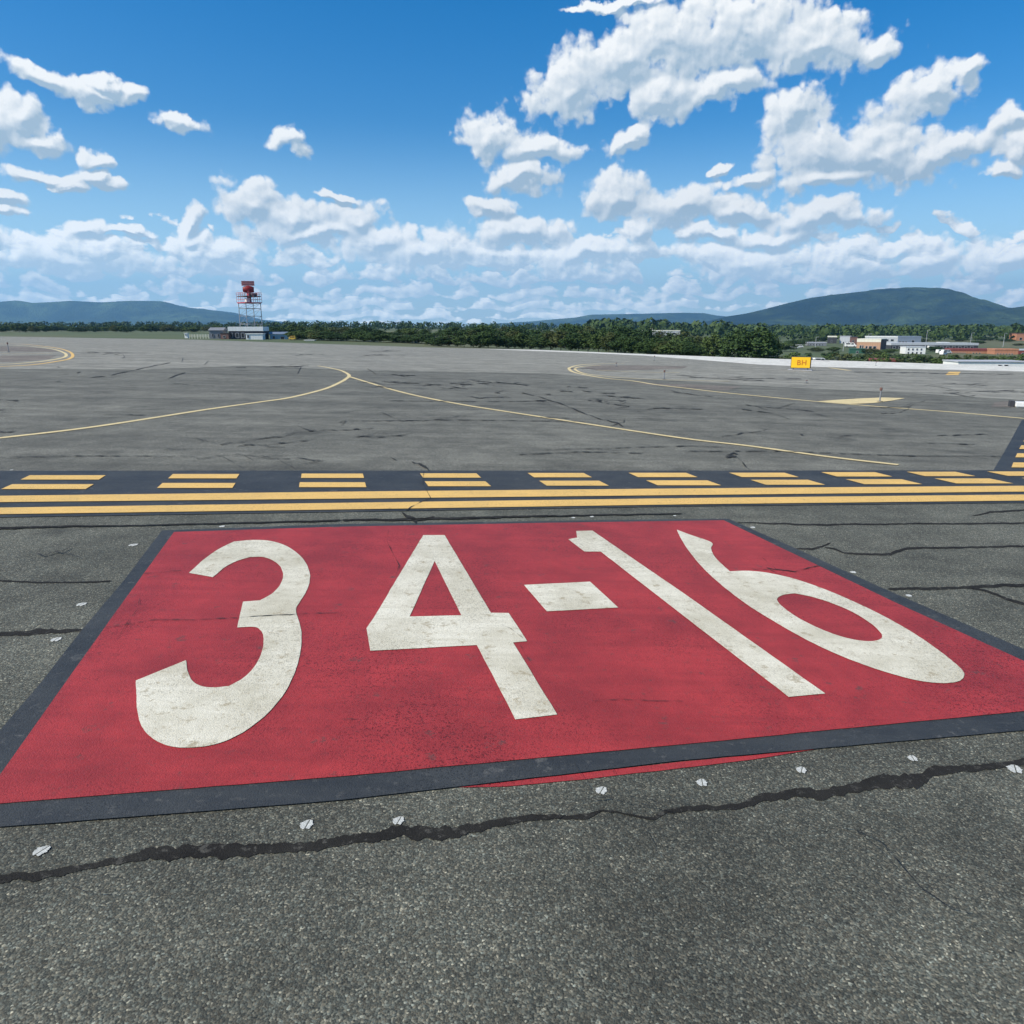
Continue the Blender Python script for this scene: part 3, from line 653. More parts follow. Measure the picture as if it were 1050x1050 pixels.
# ------------------------------------------------------------------ hills
def ridge(name, sil, Y, depth, seed, amp=.10, spur=0):
    """sil: crest pixels; a solid range whose crest stands at distance Y"""
    nx = 170; ny = 34; u0, u1 = sil[0][0], sil[-1][0]; bm = bmesh.new(); rows = []
    for j in range(ny + 1):
        t = j / ny; row = []
        for i in range(nx + 1):
            u = u0 + (u1 - u0) * i / nx; v = interp(sil, u); top = Pv(u, v, Y); x = top.x; hgt = top.z - (-20)
            y = Y + (t - .5) * 2 * depth
            prof = 1 - abs(t - .5) * 2
            fold = mnoise.fractal(Vector((x / (depth * .55) + seed, y / (depth * 1.3), seed)), .8, 2.1, 6)
            pr = prof ** 1.15 if t < .5 else prof ** .8
            zz_ = -20 + hgt * (pr + fold * amp * 4 * pr * (1 - pr) )
            zz_ += hgt * .22 * mnoise.noise(Vector((x / 900.0 + seed * 3, y / 2600.0, 4.2))) * 4 * pr * (1 - pr)
            if spur: zz_ += hgt * spur * math.exp(-((x - (x0s(y, Y, depth))) / (depth * .28)) ** 2) * pr * (1 - pr) * 4
            row.append(bm.verts.new((x * (y / Y if False else 1), y, zz_)))
        rows.append(row)
    for j in range(ny):
        for i in range(nx): bm.faces.new((rows[j][i], rows[j][i + 1], rows[j + 1][i + 1], rows[j + 1][i]))
    o = link(name, bm, M['hill']); tag(o, kind='structure')
    for p in o.data.polygons: p.use_smooth = True
    return o
def x0s(y, Y, depth): return 2500 + (Y - y) * -.35
ridge('hills', [(-420,335),(-200,318),(-60,311),(0,309.3),(18,308),(33,310.6),(52,309.8),(72,308.4),(103,310),(134,308.3),(167,308.8),(176,311.5),(185,314.4),(205,317),(224,319.6),(240,323),(258,328.5),(275,332),(300,335.5)], 9500, 1500, 3.1, .36)
ridge('hills', [(170,318),(200,316),(240,320.5),(270,328),(292,330),(330,336)], 11500, 1200, 8.2, .2)
ridge('hills', [(470,336),(510,331.5),(545,329.5),(590,325.5),(606,322.6),(660,321.6),(700,320.6),(722,321),(735,323.5),(760,326),(820,330),(900,336)], 10500, 1300, 5.5, .25)
ridge('hills', [(655,337),(700,333.2),(725,329.5),(745,324.5),(765,321.5),(781,317.8),(805,311.5),(831,305.4),(856,302),(883,299),(908,296.4),(930,295.4),(947,295.7),(956,299),(966,302.9),(980,308.5),(994,312.2),(1012,314.6),(1050,316),(1120,320),(1220,334)], 6200, 1500, 1.7, .34, 0)
ridge('hills', [(930,336),(960,330.6),(980,326.5),(1000,322),(1025,317.4),(1050,314),(1100,309),(1200,306),(1350,322)], 4600, 1000, 6.4, .3)

# ------------------------------------------------------------------ trees
def crown_mesh(seed, nclump, leaves, ls, wide=1.0, low=.08):
    """unit tree: height 1, crown from low to 1"""
    rnd = random.Random(seed); bm = bmesh.new()
    for c in range(nclump):
        while True:
            x, y, zc = rnd.uniform(-1, 1), rnd.uniform(-1, 1), rnd.uniform(-1, 1)
            l = sqrt(x * x + y * y + zc * zc)
            if .35 < l < 1: break
        cz = low + (1 - low) * (.5 + zc * .42); cr = .36 * wide
        taper = 1 - .35 * max(0, zc)
        cx, cy = x * cr * taper, y * cr * taper; rr = rnd.uniform(.09, .17)
        for k in range(leaves):
            d = Vector((rnd.gauss(0, 1), rnd.gauss(0, 1), rnd.gauss(0, 1) * .8)).normalized() * rr * rnd.uniform(.55, 1.05)
            c_ = Vector((cx, cy, cz)) + d
            if c_.z < low * .3: continue
            nrm = (d.normalized() + Vector((rnd.gauss(0, .5), rnd.gauss(0, .5), rnd.gauss(0, .5) + .3))).normalized()
            q = nrm.to_track_quat('Z', 'Y'); s_ = ls * rnd.uniform(.6, 1.3); an = rnd.uniform(0, pi)
            vs = [bm.verts.new(c_ + q @ Vector((cos(an + a) * s_, sin(an + a) * s_ * .7, rnd.uniform(-.2, .2) * s_))) for a in (0, pi / 2, pi, 3 * pi / 2)]
            bm.faces.new(vs)
    me = bpy.data.meshes.new('crown'); bm.to_mesh(me); bm.free(); return me
def trunk_mesh(seed):
    rnd = random.Random(seed); bm = bmesh.new(); bar(bm, (0, 0, -.03), (.01, 0, .3), .03, 8, .02); bar(bm, (.01, 0, .29), (0, .01, .75), .02, 7, .008)
    for k in range(5):
        a = k * 1.3 + rnd.uniform(0, 1); h0 = .18 + k * .08; bar(bm, (0, 0, h0), (cos(a) * .26, sin(a) * .26, h0 + .22), .012, 5, .004)
    me = bpy.data.meshes.new('trunk'); bm.to_mesh(me); bm.free(); me.materials.append(M['bark']); return me
protos = []
for i in range(6):
    cm = crown_mesh(20 + i, 54, 54, .030, wide=1.0 + .12 * (i % 3), low=.06); cm.materials.append(M[('leafA', 'leafB', 'leafA', 'leafC', 'leafB', 'leafA')[i]])
    protos.append((cm, trunk_mesh(i)))
bprotos = []
for i in range(3):
    cm = crown_mesh(50 + i, 22, 40, .05, wide=1.6, low=.02); cm.materials.append(M[('leafC', 'leafB', 'leafA')[i]]); bprotos.append((cm, trunk_mesh(9 + i)))
def tree(u, Y, vtop, width, label, group, pr=None, name='broadleaf_tree', cat_='tree', P_=None):
    b = base(u, Y); b.z -= .15; top = Pv(u, vtop, Y).z; h = max(1.2, top - b.z); i = random.randrange(len(P_ or protos)) if pr is None else pr
    cm, tm = (P_ or protos)[i]
    r = tag(empty(name, b, random.uniform(0, 6.28)), label, cat_, group)
    wm = width * Y / F
    for nm, me in (('crown', cm), ('trunk', tm)):
        o = bpy.data.objects.new(nm, me); COL.objects.link(o); o.parent = r
        o.scale = (wm / .8, wm / .8, h) if nm == 'crown' else (h * .8, h * .8, h)
    return r
rnd = random.Random(11); random.seed(5)
HUE = ('dark green', 'mid green', 'deep green', 'olive', 'fresh green', 'blackish green')
def hue(): i = random.randrange(6); return i, HUE[i]
def where(u):
    for lim, t in ((262, 'behind the tower building'), (300, 'behind the pale blue shed'), (330, 'just right of the yellow vehicle'), (360, 'beyond the far yellow hook'), (400, 'just right of the far yellow hook'), (450, 'where the row is lowest'), (490, 'at the start of the white concrete edge'),
                   (530, 'left of the low distant blue ridge'), (570, 'under the left end of the distant blue ridge'), (610, 'beyond the tip of the nested yellow lines'), (655, 'left of the pale gap building'), (700, 'under the pale gap building')):
        if u < lim: return t
    return 'left of the large right group'
TOWN = ((823, 'by the two white vans on the slope'), (850, 'beside the flat grey building'), (874, 'by the grey white block'), (891, 'beside the dark green shed'), (906, 'before the tan brick building'), (928, 'right of the tan brick building'), (955, 'beside the white two-storey building'),
        (980, 'by the parked white vans'), (1021, 'beside the red-roofed orange building'), (2000, 'at the right edge by the orange building'))
def town(u):
    for lim, t in TOWN:
        if u < lim: return t
seen = {}

# skyline of the wood in front (pixel tops)
sky_t = [(150,336),(180,334.5),(215,336),(262,333),(285,334.5),(305,332.5),(318,331),(335,335),(352,334),(372,331.5),(388,336),(410,338),(425,336.5),(440,338.5),(460,336.5),(485,332.5),(500,333.5),(520,336),(535,333.5),(560,336),(580,332),(600,334.5),(625,331.5),(650,332.5),(668,336),(690,339),(712,342)]
u = 272.0
while u < 716:
    vt = interp(sky_t, u) + rnd.uniform(-1.6, 3.4); Y = (300 if u < 460 else 262) + rnd.uniform(-22, 34)
    i_, hn = hue()
    tree(u, Y, vt, rnd.uniform(20, 36) if u > 460 else rnd.uniform(13, 22), 'tall %s tree in the row, %s' % (hn, where(u)), 'trees of the row beyond the pavement', i_); u += rnd.uniform(8.5, 13)
u = 306.0
while u < 720:      # a lower front rank that hides the feet
    vt = interp(sky_t, u) + rnd.uniform(4, 9) + (4 if u > 640 else 0); i_, hn = hue(); a_ = atan2(kx(u), 1); Y = interp(edge_tab, a_) * cos(a_) * (1.13 if u > 440 else 1.25) + rnd.uniform(0, 10)
    tree(u, Y, vt, rnd.uniform(17, 28), 'low %s shrub at row foot, %s' % (hn, where(u)), 'shrub trees at the foot of the row', i_, name='shrub_tree'); u += rnd.uniform(7, 11)
for (u, Y, vt, w, pr, lb) in ((776, 190, 334.5, 44, 0, 'large round dark tree nearest the yellow sign, tallest of the right group'), (757, 196, 336.5, 30, 2, 'dark round tree just left of the largest right-hand tree'),
                              (731, 205, 340, 26, 4, 'smaller round tree standing alone left of the largest right-hand pair'), (790, 199, 340, 20, 5, 'narrow dark tree at the right flank of the largest right-hand tree'),
                              (700, 232, 341, 30, 1, 'mid green tree ending the centre row at its right'), (716, 240, 344, 20, 3, 'low olive tree between the centre row and the right group')):
    tree(u, Y, vt, w, lb, 'large trees left of the yellow sign', pr)
u = -30.0
while u < 232:      # far left, beyond the grass
    i_, hn = hue(); wh = 'at the far left corner' if u < 40 else 'under the left mountain top' if u < 110 else 'left of the rail fence' if u < 190 else 'behind the grey shed'
    tree(u, rnd.uniform(500, 640), (331.5 if (12 < u < 28 or 150 < u < 165) else 333.5) + rnd.uniform(-.6, 1.6), rnd.uniform(9, 18), 'small distant %s tree beyond grass, %s' % (hn, wh), 'distant trees beyond the left grass', i_); u += rnd.uniform(5.5, 9)
for u, lb in ((262, 'dark tree behind the right end of the tower building'), (270, 'dark tree in the gap between tower building and pale blue shed'), (279, 'dark tree behind the left end of the pale blue shed'), (288, 'dark tree behind the right end of the pale blue shed'), (297, 'dark tree behind the yellow vehicle'), (306, 'dark tree above the small pale cabinet')): tree(u, 345 + rnd.uniform(-10, 20), 334 + rnd.uniform(-1, 2), 18, lb, 'trees behind the sheds')
for k in range(26):  # bushes of the town foreground
    u = 806 + k * 10.2 + rnd.uniform(-3, 3); Y = rnd.uniform(245, 330)
    tree(u, Y, rnd.uniform(359, 366), rnd.uniform(12, 22), 'rounded %s bush beyond the white concrete, %s' % (('olive', 'mid green', 'dark green')[k % 3], town(u)), 'bushes below the town', pr=k % 3, P_=bprotos, name='bush', cat_='bush')
for (u, Y, vt, w) in ((838,420,356,16),(856,430,355,14),(872,520,352,10),(895,395,357,18),(915,405,357,16),(932,440,357,14),(960,430,355,16),(947,690,347,14),(985,720,346,16),(1003,620,349,14),(1010,760,345,20),(1032,700,347,16),(842,700,343,16),(830,640,346,18),(815,560,348,22),(806,430,350,20),(1046,560,352,12),(905,380,360,14),(1030,420,361,12)):
    i_, hn = hue(); tree(u, Y, vt, w, '%s tree of the town %s, %s' % (hn, town(u), 'near' if Y < 450 else 'farther back'), 'trees among the town buildings', i_)
# far-off wood: one mass
def wood(name, label, spots_, leafm, n_leaf=46, ls=1.5):
    rnd = random.Random(77); bm = bmesh.new()
    for (x, y, h) in spots_:
        zb = terr(x, y)
        for k in range(n_leaf):
            d = Vector((rnd.gauss(0, 1), rnd.gauss(0, 1), rnd.gauss(0, 1))).normalized()
            c_ = Vector((x + d.x * h * .5, y + d.y * h * .5, zb + h * (.52 + d.z * .46)))
            nrm = (d + Vector((rnd.gauss(0, .4), rnd.gauss(0, .4), rnd.gauss(0, .4)))).normalized(); q = nrm.to_track_quat('Z', 'Y')
            s_ = ls * rnd.uniform(.7, 1.4) * h / 12
            bm.faces.new([bm.verts.new(c_ + q @ Vector((cos(a) * s_, sin(a) * s_, 0))) for a in (.2, pi / 2, pi + .3, 3 * pi / 2)])
    return tag(link(name, bm, leafm), label, 'wood', None, 'stuff')
sp_ = []
rnd = random.Random(5)
for k in range(2100):
    t = rnd.random() ** .9; Y = 700 + 2500 * t; u = rnd.uniform(600, 1130)
    x = kx(u) * Y; sp_.append((x, Y, rnd.uniform(7, 17) * (1 + .25 * mnoise.noise(Vector((x * .004, Y * .004, 0))))))
wood('distant_wood', 'wide belt of green woodland between the town and the mountain', sp_, M['wood'])
sp_ = []
for k in range(700):
    Y = rnd.uniform(700, 1700); u = rnd.uniform(-120, 640); sp_.append((kx(u) * Y, Y, rnd.uniform(4.5, 8.5) * Y / 1000 + 1.5))
wood('distant_wood', 'thin low belt of dark woodland under the left mountain', sp_, M['leafA'], 36)

# ------------------------------------------------------------------ buildings
def building(name, label, u0, u1, vt, vb, Y, depth, wall, roof, rot=0, wins=(), band=None, group=None, cat_='building', side_wall=None, roof_h=.5, gable=0):
    k0, k1 = kx(u0), kx(u1); r = R(rot); P0 = Vector((k0 * Y, Y, 0)); w = (k1 * Y - P0.x) / (cos(r) - k1 * sin(r))
    px = Y / F; zt = H - (vt - 335) * px; zb = terr(P0.x, P0.y); zs = H - (vb - 335) * px; zb = min(zb, zs)
    hgt = zt - zb
    root = tag(empty(name, (P0.x, P0.y, zb), r), label, cat_, group)
    rh = roof_h * px
    bm = bmesh.new(); box(bm, 0, w, 0, depth, -.3, hgt - rh); link('wall', bm, wall, root)
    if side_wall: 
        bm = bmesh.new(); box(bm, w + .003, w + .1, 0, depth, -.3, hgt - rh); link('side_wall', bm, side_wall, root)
    bm = bmesh.new()
    if gable:
        e = .3; hz = hgt - rh
        vs = [bm.verts.new(c) for c in ((-e, -e, hz), (w + e, -e, hz), (w + e, depth + e, hz), (-e, depth + e, hz), (-e, depth / 2, hz + gable), (w + e, depth / 2, hz + gable))]
        for f in ((0, 1, 5, 4), (2, 3, 4, 5), (0, 4, 3), (1, 2, 5), (3, 2, 1, 0)): bm.faces.new([vs[i] for i in f])
    else: box(bm, -.15, w + .15, -.15, depth + .15, hgt - rh, hgt)
    link('roof', bm, roof, root)
    if band:
        bm = bmesh.new(); box(bm, -.05, w + .05, -.08, -.003, hgt - rh - band[0] * px, hgt - rh - .003); link('fascia', bm, band[1], root)
    for (a, b, c, d) in wins:   # fractions of width, pixel rows
        z1 = H - (c - 335) * px - zb; z0 = H - (d - 335) * px - zb
        bm = bmesh.new(); x0, x1 = a * w, b * w
        t = min(.12, (x1 - x0) * .1)
        for q in ((x0, x1, z1 - t, z1), (x0, x1, z0, z0 + t), (x0, x0 + t, z0 + t, z1 - t), (x1 - t, x1, z0 + t, z1 - t)): box(bm, q[0], q[1], -.12, -.005, q[2], q[3])
        f = link('window', bm, M['lgrey'], root)
        bm = bmesh.new(); box(bm, x0 + t, x1 - t, -.06, -.004, z0 + t, z1 - t); link('pane', bm, M['glass'], f)
    return root
W6 = lambda n_, a, b, c, d, fill=.6: [(a + (b - a) * i / n_, a + (b - a) * (i + fill) / n_, c, d) for i in range(n_)]
building('hangar', 'low building with a thick white roof edge directly under the radar tower', 235, 270, 335, 348.3, 250, 9, M['dark'], M['w'], 6, [(.03, .12, 341, 346), (.2, .3, 341, 346), (.36, .46, 341, 346)], None, roof_h=4.2)
building('shed', 'pale grey shed standing in front of the white-roofed building', 252.3, 269.5, 341.6, 348, 243, 4, M['w'], M['w'], 6, [(.08, .2, 343, 346)], roof_h=.6)
building('shed', 'dark grey shed left of the white-roofed building', 215, 229, 338, 347.4, 252, 7, M['grey'], M['grey'], 8, [(.2, .32, 342, 345), (.6, .72, 342, 345)], gable=.9)
building('shed', 'brownish low shed between the grey shed and the white-roofed building', 226.5, 234.6, 341, 347.8, 248, 5, M['brown'], M['dark'], 0, [(.3, .6, 343.5, 346)])
building('shed', 'pale blue shed right of the radar tower', 277, 294.5, 341.6, 348.6, 254, 7, M['lblue'], M['blue'], 14, [(.15, .3, 344, 347), (.6, .85, 344.4, 348)], gable=.7)
building('cabinet', 'small pale equipment cabinet at the pavement edge right of the yellow vehicle', 312, 322, 347.8, 351.6, 232, 2, M['lgrey'], M['w'], 0, [(.1, .4, 349, 350.5)], roof_h=.5, cat_='cabinet')
building('cabinet', 'small pale box at the edge of the far pavement before the tree row', 373, 383, 348.5, 352.8, 228, 2, M['lgrey'], M['grey'], 0, [(.5, .8, 350, 351.5)], roof_h=.4, cat_='cabinet')
building('cabinet', 'tiny white box left of the sheds on the far grass', 189.6, 192.6, 341, 345.4, 262, 1.2, M['w'], M['w'], 0, [(.3, .7, 342.5, 343.7)], roof_h=.5, cat_='cabinet')
# town
building('town_building', 'small dark building with a pale roof edge at the left end of the town', 849, 858, 344, 352.6, 640, 12, M['dark'], M['cream'], -20, [(.35, .5, 348, 350.5)], roof_h=1.2)
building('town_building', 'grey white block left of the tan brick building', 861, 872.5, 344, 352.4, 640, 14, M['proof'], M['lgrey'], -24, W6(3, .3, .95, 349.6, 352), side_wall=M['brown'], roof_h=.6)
building('town_building', 'tan brick building with a white upper band and dark right side', 879, 903.5, 346.6, 358.6, 470, 14, M['brick'], M['cream'], -38, [(.13, .22, 353, 356), (.24, .3, 353, 356), (.38, .48, 353.6, 356.4), (.52, .66, 353.6, 356.4), (.7, .84, 353.6, 356.4)], (2.6, M['cream']), side_wall=M['brown'], roof_h=.6)  # brown side_wall puts the shade of the right side into its colour
building('town_building', 'brown brick block behind the white block', 872.5, 879.5, 344.6, 353.5, 560, 12, M['brown'], M['dark'], -20, [(.2, .5, 348, 350)])
building('town_building', 'long pale-roofed hall behind the tan brick building', 889, 922, 344.2, 350, 610, 20, M['proof'], M['w'], -20, W6(5, .1, .9, 347, 349), roof_h=1.2)
building('town_building', 'large grey blue hall right of the tan brick building', 921, 944.5, 344.2, 353, 600, 24, M['blue'], M['blue'], -20, [(.6, .72, 348, 351)] + W6(3, .05, .45, 349, 350.4), roof_h=1.5)
building('town_building', 'long low building with a pale grey flat roof and dark wall', 914.5, 1004, 350.8, 357.5, 480, 16, M['dark'], M['proof'], -4, W6(14, .02, .98, 354, 356.4, .5), roof_h=2.2)
building('town_building', 'white two-storey building below the long grey roof', 930, 950.5, 354.2, 363, 392, 9, M['w'], M['proof'], -10, W6(4, .1, .95, 356, 358, .4) + W6(4, .1, .95, 359.5, 361.5, .4), roof_h=.6)
building('town_building', 'small white box building above the long grey roof', 965, 974, 350, 353.4, 540, 8, M['w'], M['w'], -10, [(.2, .4, 351, 352.4)])
building('town_building', 'long orange brick building with pale panels and dark red roof', 977, 1021.6, 356.2, 363.8, 400, 10, M['orange'], M['darkred'], -12, W6(7, .03, .36, 360, 362, .5) + W6(3, .5, .72, 360, 362, .5), roof_h=2.2)
building('town_building', 'orange brick building with a row of windows at far right', 1022, 1046, 356.4, 365, 385, 10, M['orange'], M['orange'], -12, W6(6, .1, .85, 361, 363.6, .5), roof_h=1.6)
building('town_building', 'dark red building cut by the right edge of the photo', 1047, 1075, 357, 365, 388, 10, M['darkred'], M['proof'], -12, W6(4, .1, .9, 360.4, 362.6, .5), roof_h=1.2)
building('town_building', 'salmon brick building up the slope at the right edge', 1042, 1075, 341.2, 351.6, 760, 16, M['orange'], M['brown'], -10, W6(5, .1, .9, 345.6, 348, .5), roof_h=.8)
building('town_building', 'dark green clad shed below the tan brick building', 872.6, 889, 356.2, 362, 400, 8, M['green'], M['green'], -20, [(.4, .55, 358.6, 361)], roof_h=.6)
building('town_building', 'low dark red roofed shed just beyond the white concrete', 901.7, 924.3, 366.6, 372.6, 250, 8, M['brown'], M['darkred'], -8, [(.3, .36, 369.6, 371)], roof_h=2.4)
building('town_building', 'long low white building beyond the concrete at the right edge', 986, 1058, 368.6, 379, 135, 6, M['w'], M['lgrey'], -6, [(.57, .63, 371.8, 374.8), (.66, .72, 371.8, 374.8)], roof_h=.9)
building('town_building', 'pale building showing through a gap above the centre tree row', 652, 697, 338.4, 343.5, 620, 14, M['proof'], M['cream'], -6, W6(7, .05, .95, 340.6, 342.2, .5), roof_h=.9)
building('town_building', 'small white building rising above the centre tree row', 666.5, 674.5, 336.4, 340, 760, 10, M['w'], M['cream'], -6, [(.3, .6, 338, 339)], roof_h=.5)
building('town_building', 'flat grey building on the slope left of the town', 829, 848, 350, 354.6, 560, 10, M['grey'], M['lgrey'], -10, W6(5, .1, .9, 351.8, 353.2, .5), roof_h=.7)
# vehicles
def car_proto():
    r = empty('parked_van')
    bm = bmesh.new(); prof = [(-2.4, .35), (2.35, .35), (2.4, .95), (1.9, 1.15), (1.3, 1.95), (-2.3, 2.05), (-2.42, 1.0)]
    A_ = [bm.verts.new((x, -.95, zz_)) for x, zz_ in prof]; B_ = [bm.verts.new((x, .95, zz_)) for x, zz_ in prof]
    bm.faces.new(A_); bm.faces.new(B_[::-1])
    for i in range(len(prof)): j = (i + 1) % len(prof); bm.faces.new((A_[j], A_[i], B_[i], B_[j]))
    bmesh.ops.recalc_face_normals(bm, faces=bm.faces[:]); bmesh.ops.bevel(bm, geom=bm.edges[:], offset=.07, segments=2, affect='EDGES')
    link('body', bm, M['w'], r)
    bm = bmesh.new()
    for s_ in (-1, 1): box(bm, .2, 1.25, s_ * .965 - .01, s_ * .965 + .01, 1.2, 1.75); box(bm, -1.9, -.1, s_ * .965 - .01, s_ * .965 + .01, 1.25, 1.78)
    link('side_window', bm, M['glass'], r)
    for x in (-1.5, 1.5):
        for s_ in (-1, 1):
            bm = bmesh.new(); bar(bm, (x, s_ * .8, .35), (x, s_ * 1.0, .35), .35, 14); wv_ = link('wheel', bm, M['rubber'], r)
            bm = bmesh.new(); bar(bm, (x, s_ * 1.0, .35), (x, s_ * 1.02, .35), .2, 10); link('rim', bm, M['steel'], wv_)
    return r
van = car_proto(); first = True
for (u, Y, rz, sc_, lb) in ((967, 392, 10, 1.0, 'white van parked below the long grey roof, left one of a pair'), (972.5, 390, 10, 1.0, 'white van parked below the long grey roof, right one of a pair'), (969.5, 372, 40, .95, 'white van parked alone in front of the pair of vans'),
                         (815, 480, 0, 1.0, 'white van on the slope at the far left of the town, left one'), (820.5, 500, 0, 1.0, 'white van on the slope at the far left of the town, right one'), (873, 515, -20, 1.5, 'white truck parked left of the tan brick building'),
                         (832, 232, 0, .85, 'white vehicle right behind the yellow sign, left one of two'), (843, 230, 0, .8, 'white vehicle right behind the yellow sign, right one of two'), (957, 470, 0, 1.0, 'white van at the end of the white two-storey building')):
    o = van if first else dup(van); first = False
    b = base(u, Y)
    if lb.startswith('white vehicle'): b.z = H - (370.2 - 335) * Y / F - .2
    o.location = b; o.rotation_euler = (0, 0, R(rz)); o.scale = (sc_,) * 3; tag(o, lb, 'van', 'white vehicles parked about the town')
# yellow service vehicle near the tower
b = base(299.7, 236); yv = dup(van); yv.name = 'service_vehicle'; yv.location = b; yv.rotation_euler = (0, 0, R(180)); yv.scale = (.42, .5, .62)
tag(yv, 'small yellow service vehicle before the trees right of the pale blue shed', 'vehicle'); del yv['group']
for ch in yv.children:
    if ch.name.startswith('body'): ch.data = ch.data.copy(); ch.data.materials.clear(); ch.data.materials.append(M['yvan'])
# mounds the two vehicles stand on is the terrain shoulder; light poles
def pole(u, Y, v0, vt, lb, name='light_pole'):
    b = base(u, Y); h = H - (vt - 335) * Y / F - b.z; r = tag(empty(name, b), lb, 'light pole')
    bm = bmesh.new(); bar(bm, (0, 0, 0), (0, 0, h), .16, 7, .08); link('pole', bm, M['lgrey'], r)
    bm = bmesh.new(); bar(bm, (0, 0, h - .1), (1.3, 0, h), .07, 5); box(bm, 1.0, 1.9, -.2, .2, h - .05, h + .12); link('lamp', bm, M['lgrey'], r)
for u, Y, vt, lb in ((950.3, 450, 338.5, 'tall thin pole rising above the long grey roof'), (890.5, 480, 342, 'thin pole in front of the tan brick building'), (996, 520, 341, 'thin pole behind the orange brick building'), (1030, 520, 341.5, 'thin pole near the right edge above the orange building'),
                      (837, 470, 345, 'thin pole at the left end of the town'), (866, 430, 351, 'short pole left of the dark green shed')): pole(u, Y, 0, vt, lb)
# small post-and-rail fence left of the sheds
b0 = base(194, 246); r = tag(empty('rail_fence', b0), 'low white post and rail fence left of the grey shed', 'fence')
x1 = (base(214, 246) - b0).x
for k in range(8):
    bm = bmesh.new(); box(bm, x1 * k / 7 - .06, x1 * k / 7 + .06, -.06, .06, -.1, 1.25); link('post', bm, M['cream'], r)
bm = bmesh.new(); box(bm, 0, x1, -.03, .03, .95, 1.1); box(bm, 0, x1, -.03, .03, .45, .56); link('rail', bm, M['cream'], r)

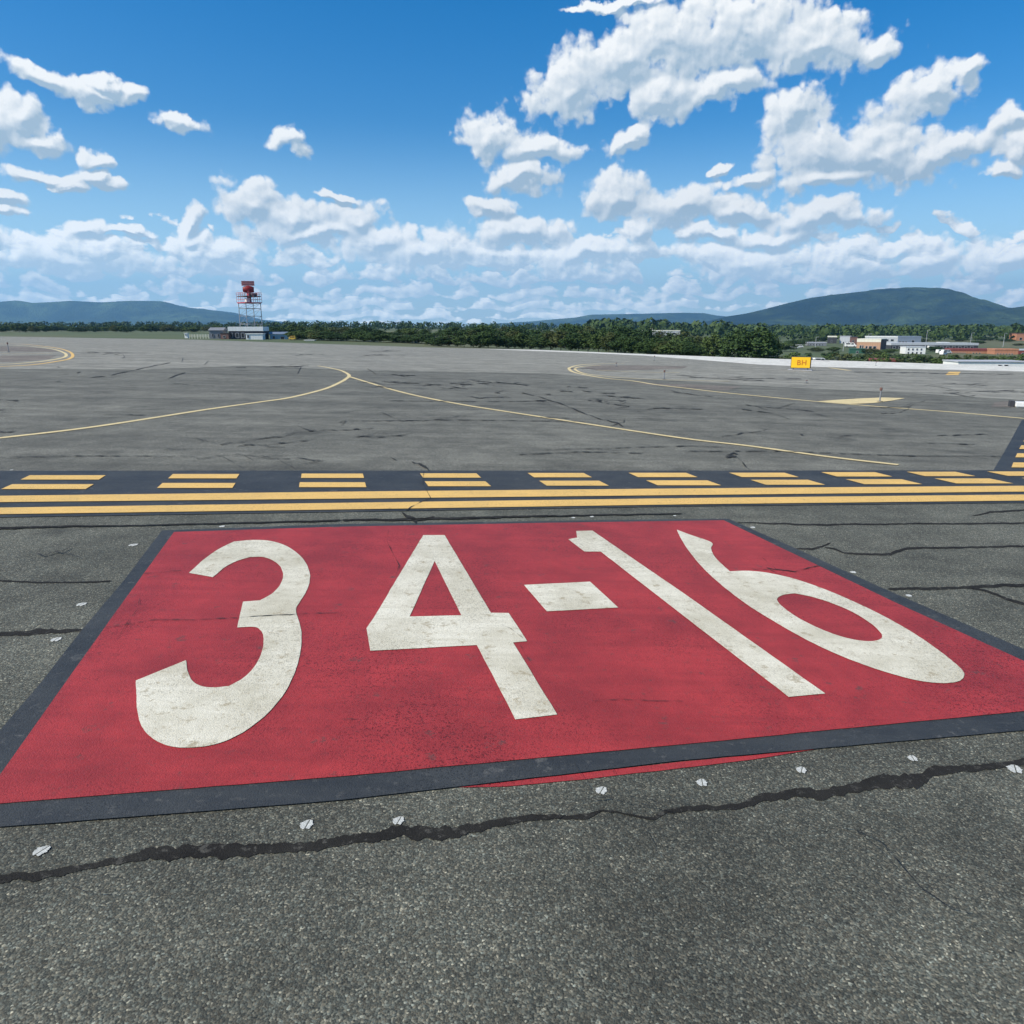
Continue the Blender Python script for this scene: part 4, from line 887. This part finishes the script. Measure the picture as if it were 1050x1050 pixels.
# ------------------------------------------------------------------ radar tower
def tower():
    Y = 258; px = Y / F; b = base(258.5, Y)
    def zv(v): return H - (v - 335) * px - b.z
    r = tag(empty('radar_tower', b, R(45)), 'steel lattice radar tower with a red antenna on its top platform', 'tower')
    hw = 2.55    # half side
    zp = zv(312.5); zr = zv(305.5)
    for sx in (-1, 1):
        for sy in (-1, 1):
            bm = bmesh.new(); bar(bm, (sx * hw * 1.02, sy * hw * 1.02, -.3), (sx * hw, sy * hw, zp), .13, 6); link('leg', bm, M['steel'], r)
    lv = [zv(340), zv(332.5), zv(324.8), zv(317.6), zp]
    bm = bmesh.new()
    for z_ in lv:
        for s_ in (-1, 1):
            bar(bm, (-hw, s_ * hw, z_), (hw, s_ * hw, z_), .08, 5); bar(bm, (s_ * hw, -hw, z_), (s_ * hw, hw, z_), .08, 5)
    link('cross_beam', bm, M['steel'], r)
    bm = bmesh.new(); prev_ = 0
    for z_ in lv:
        for s_ in (-1, 1):
            bar(bm, (-hw, s_ * hw, prev_), (hw, s_ * hw, z_), .04, 5); bar(bm, (s_ * hw, hw, prev_), (s_ * hw, -hw, z_), .04, 5)
        prev_ = z_
    link('diagonal_brace', bm, M['steel'], r)
    pw = hw + .35
    bm = bmesh.new(); box(bm, -pw, pw, -pw, pw, zp, zp + .28); link('platform', bm, M['redsteel'], r)
    bm = bmesh.new(); box(bm, -pw * .95, pw * .95, -pw * .95, pw * .95, zr - .3, zr); link('upper_deck', bm, M['dsteel'], r)
    bm = bmesh.new()
    for k in range(5):
        t = -pw + 2 * pw * k / 4
        for s_ in (-1, 1): bar(bm, (t, s_ * pw, zp + .2), (t, s_ * pw, zr + 1.0), .06, 5); bar(bm, (s_ * pw, t, zp + .2), (s_ * pw, t, zr + 1.0), .06, 5)
    for z_ in (zr + .55, zr + 1.0, zp + 1.2):
        for s_ in (-1, 1): bar(bm, (-pw, s_ * pw, z_), (pw, s_ * pw, z_), .05, 5); bar(bm, (s_ * pw, -pw, z_), (s_ * pw, pw, z_), .05, 5)
    link('railing', bm, M['pink'], r)
    bm = bmesh.new(); box(bm, -1.9, -.7, -1.9, -.6, zp + .3, zp + 1.5); link('equipment_box', bm, M['w'], r)
    bm = bmesh.new(); box(bm, .3, 2.2, -1.6, .8, zr, zr + .9); link('motor_housing', bm, M['dsteel'], r)
    bm = bmesh.new(); bar(bm, (0, 0, zp + .28), (0, 0, zr + 1.3), .75, 12, .55); link('pedestal', bm, M['redsteel'], r)
    # curved reflector
    za, zb_ = zr + .9, zv(296); W_ = 1.75
    bm = bmesh.new(); g_ = []
    for i in range(11):
        a = -1 + .2 * i; row = []
        for j in range(9):
            q = -1 + .25 * j; sc2 = sqrt(max(.15, 1 - .55 * a * a)); row.append(bm.verts.new((a * W_, -.9 + .5 * a * a + .5 * q * q - (.9 - .4) * 0, (za + zb_) / 2 + q * (zb_ - za) / 2 * sc2)))
        g_.append(row)
    for i in range(10):
        for j in range(8): bm.faces.new((g_[i][j], g_[i + 1][j], g_[i + 1][j + 1], g_[i][j + 1]))
    bmesh.ops.solidify(bm, geom=bm.faces[:], thickness=.08)
    an = link('antenna', bm, M['redsteel'], r); an.rotation_euler = (0, 0, R(-30))
    bm = bmesh.new(); bar(bm, (0, -.4, za), (0, -2.2, za + .3), .07, 6); box(bm, -.25, .25, -2.5, -2.1, za + .1, za + .6); link('feed_horn', bm, M['redsteel'], an)
    zt = zv(291.6); bm = bmesh.new()
    for z_ in (zb_ + .1, (zb_ + zt) / 2, zt): bar(bm, (-1.95, -.3, z_), (1.95, -.3, z_), .09, 5)
    for k in range(12): t = -1.95 + 3.9 * k / 11; bar(bm, (t, -.3, zb_), (t, -.3, zt), .055, 5)
    box(bm, -1.9, 1.9, -.22, -.1, zb_ + .1, zt - .05)
    bar(bm, (0, -.1, zr), (0, -.1, zt), .12, 6)
    o = link('beacon_array', bm, M['pink'], r); o.rotation_euler = (0, 0, R(-30))
    bm = bmesh.new(); bar(bm, (pw, -pw, zr), (pw, -pw, zv(299)), .05, 5, .02); link('whip_aerial', bm, M['steel'], r)
tower()
# ------------------------------------------------------------------ haze: the air over the plain
bm = bmesh.new(); box(bm, -14000, 14000, -1500, 14000, -60, 760)
hz = link('haze', bm, None if False else bpy.data.materials.new('haze_air')); hm = hz.data.materials[0]; hm.use_nodes = True
hm.node_tree.nodes.clear(); n = N(hm.node_tree)
pv = n.new('ShaderNodeVolumePrincipled'); pv.inputs['Color'].default_value = (.30, .64, 1.0, 1); pv.inputs['Density'].default_value = 7.5e-5; pv.inputs['Anisotropy'].default_value = .2
out = n.new('ShaderNodeOutputMaterial'); n.t.links.new(pv.outputs[0], out.inputs['Volume'])
tag(hz, kind='stuff')
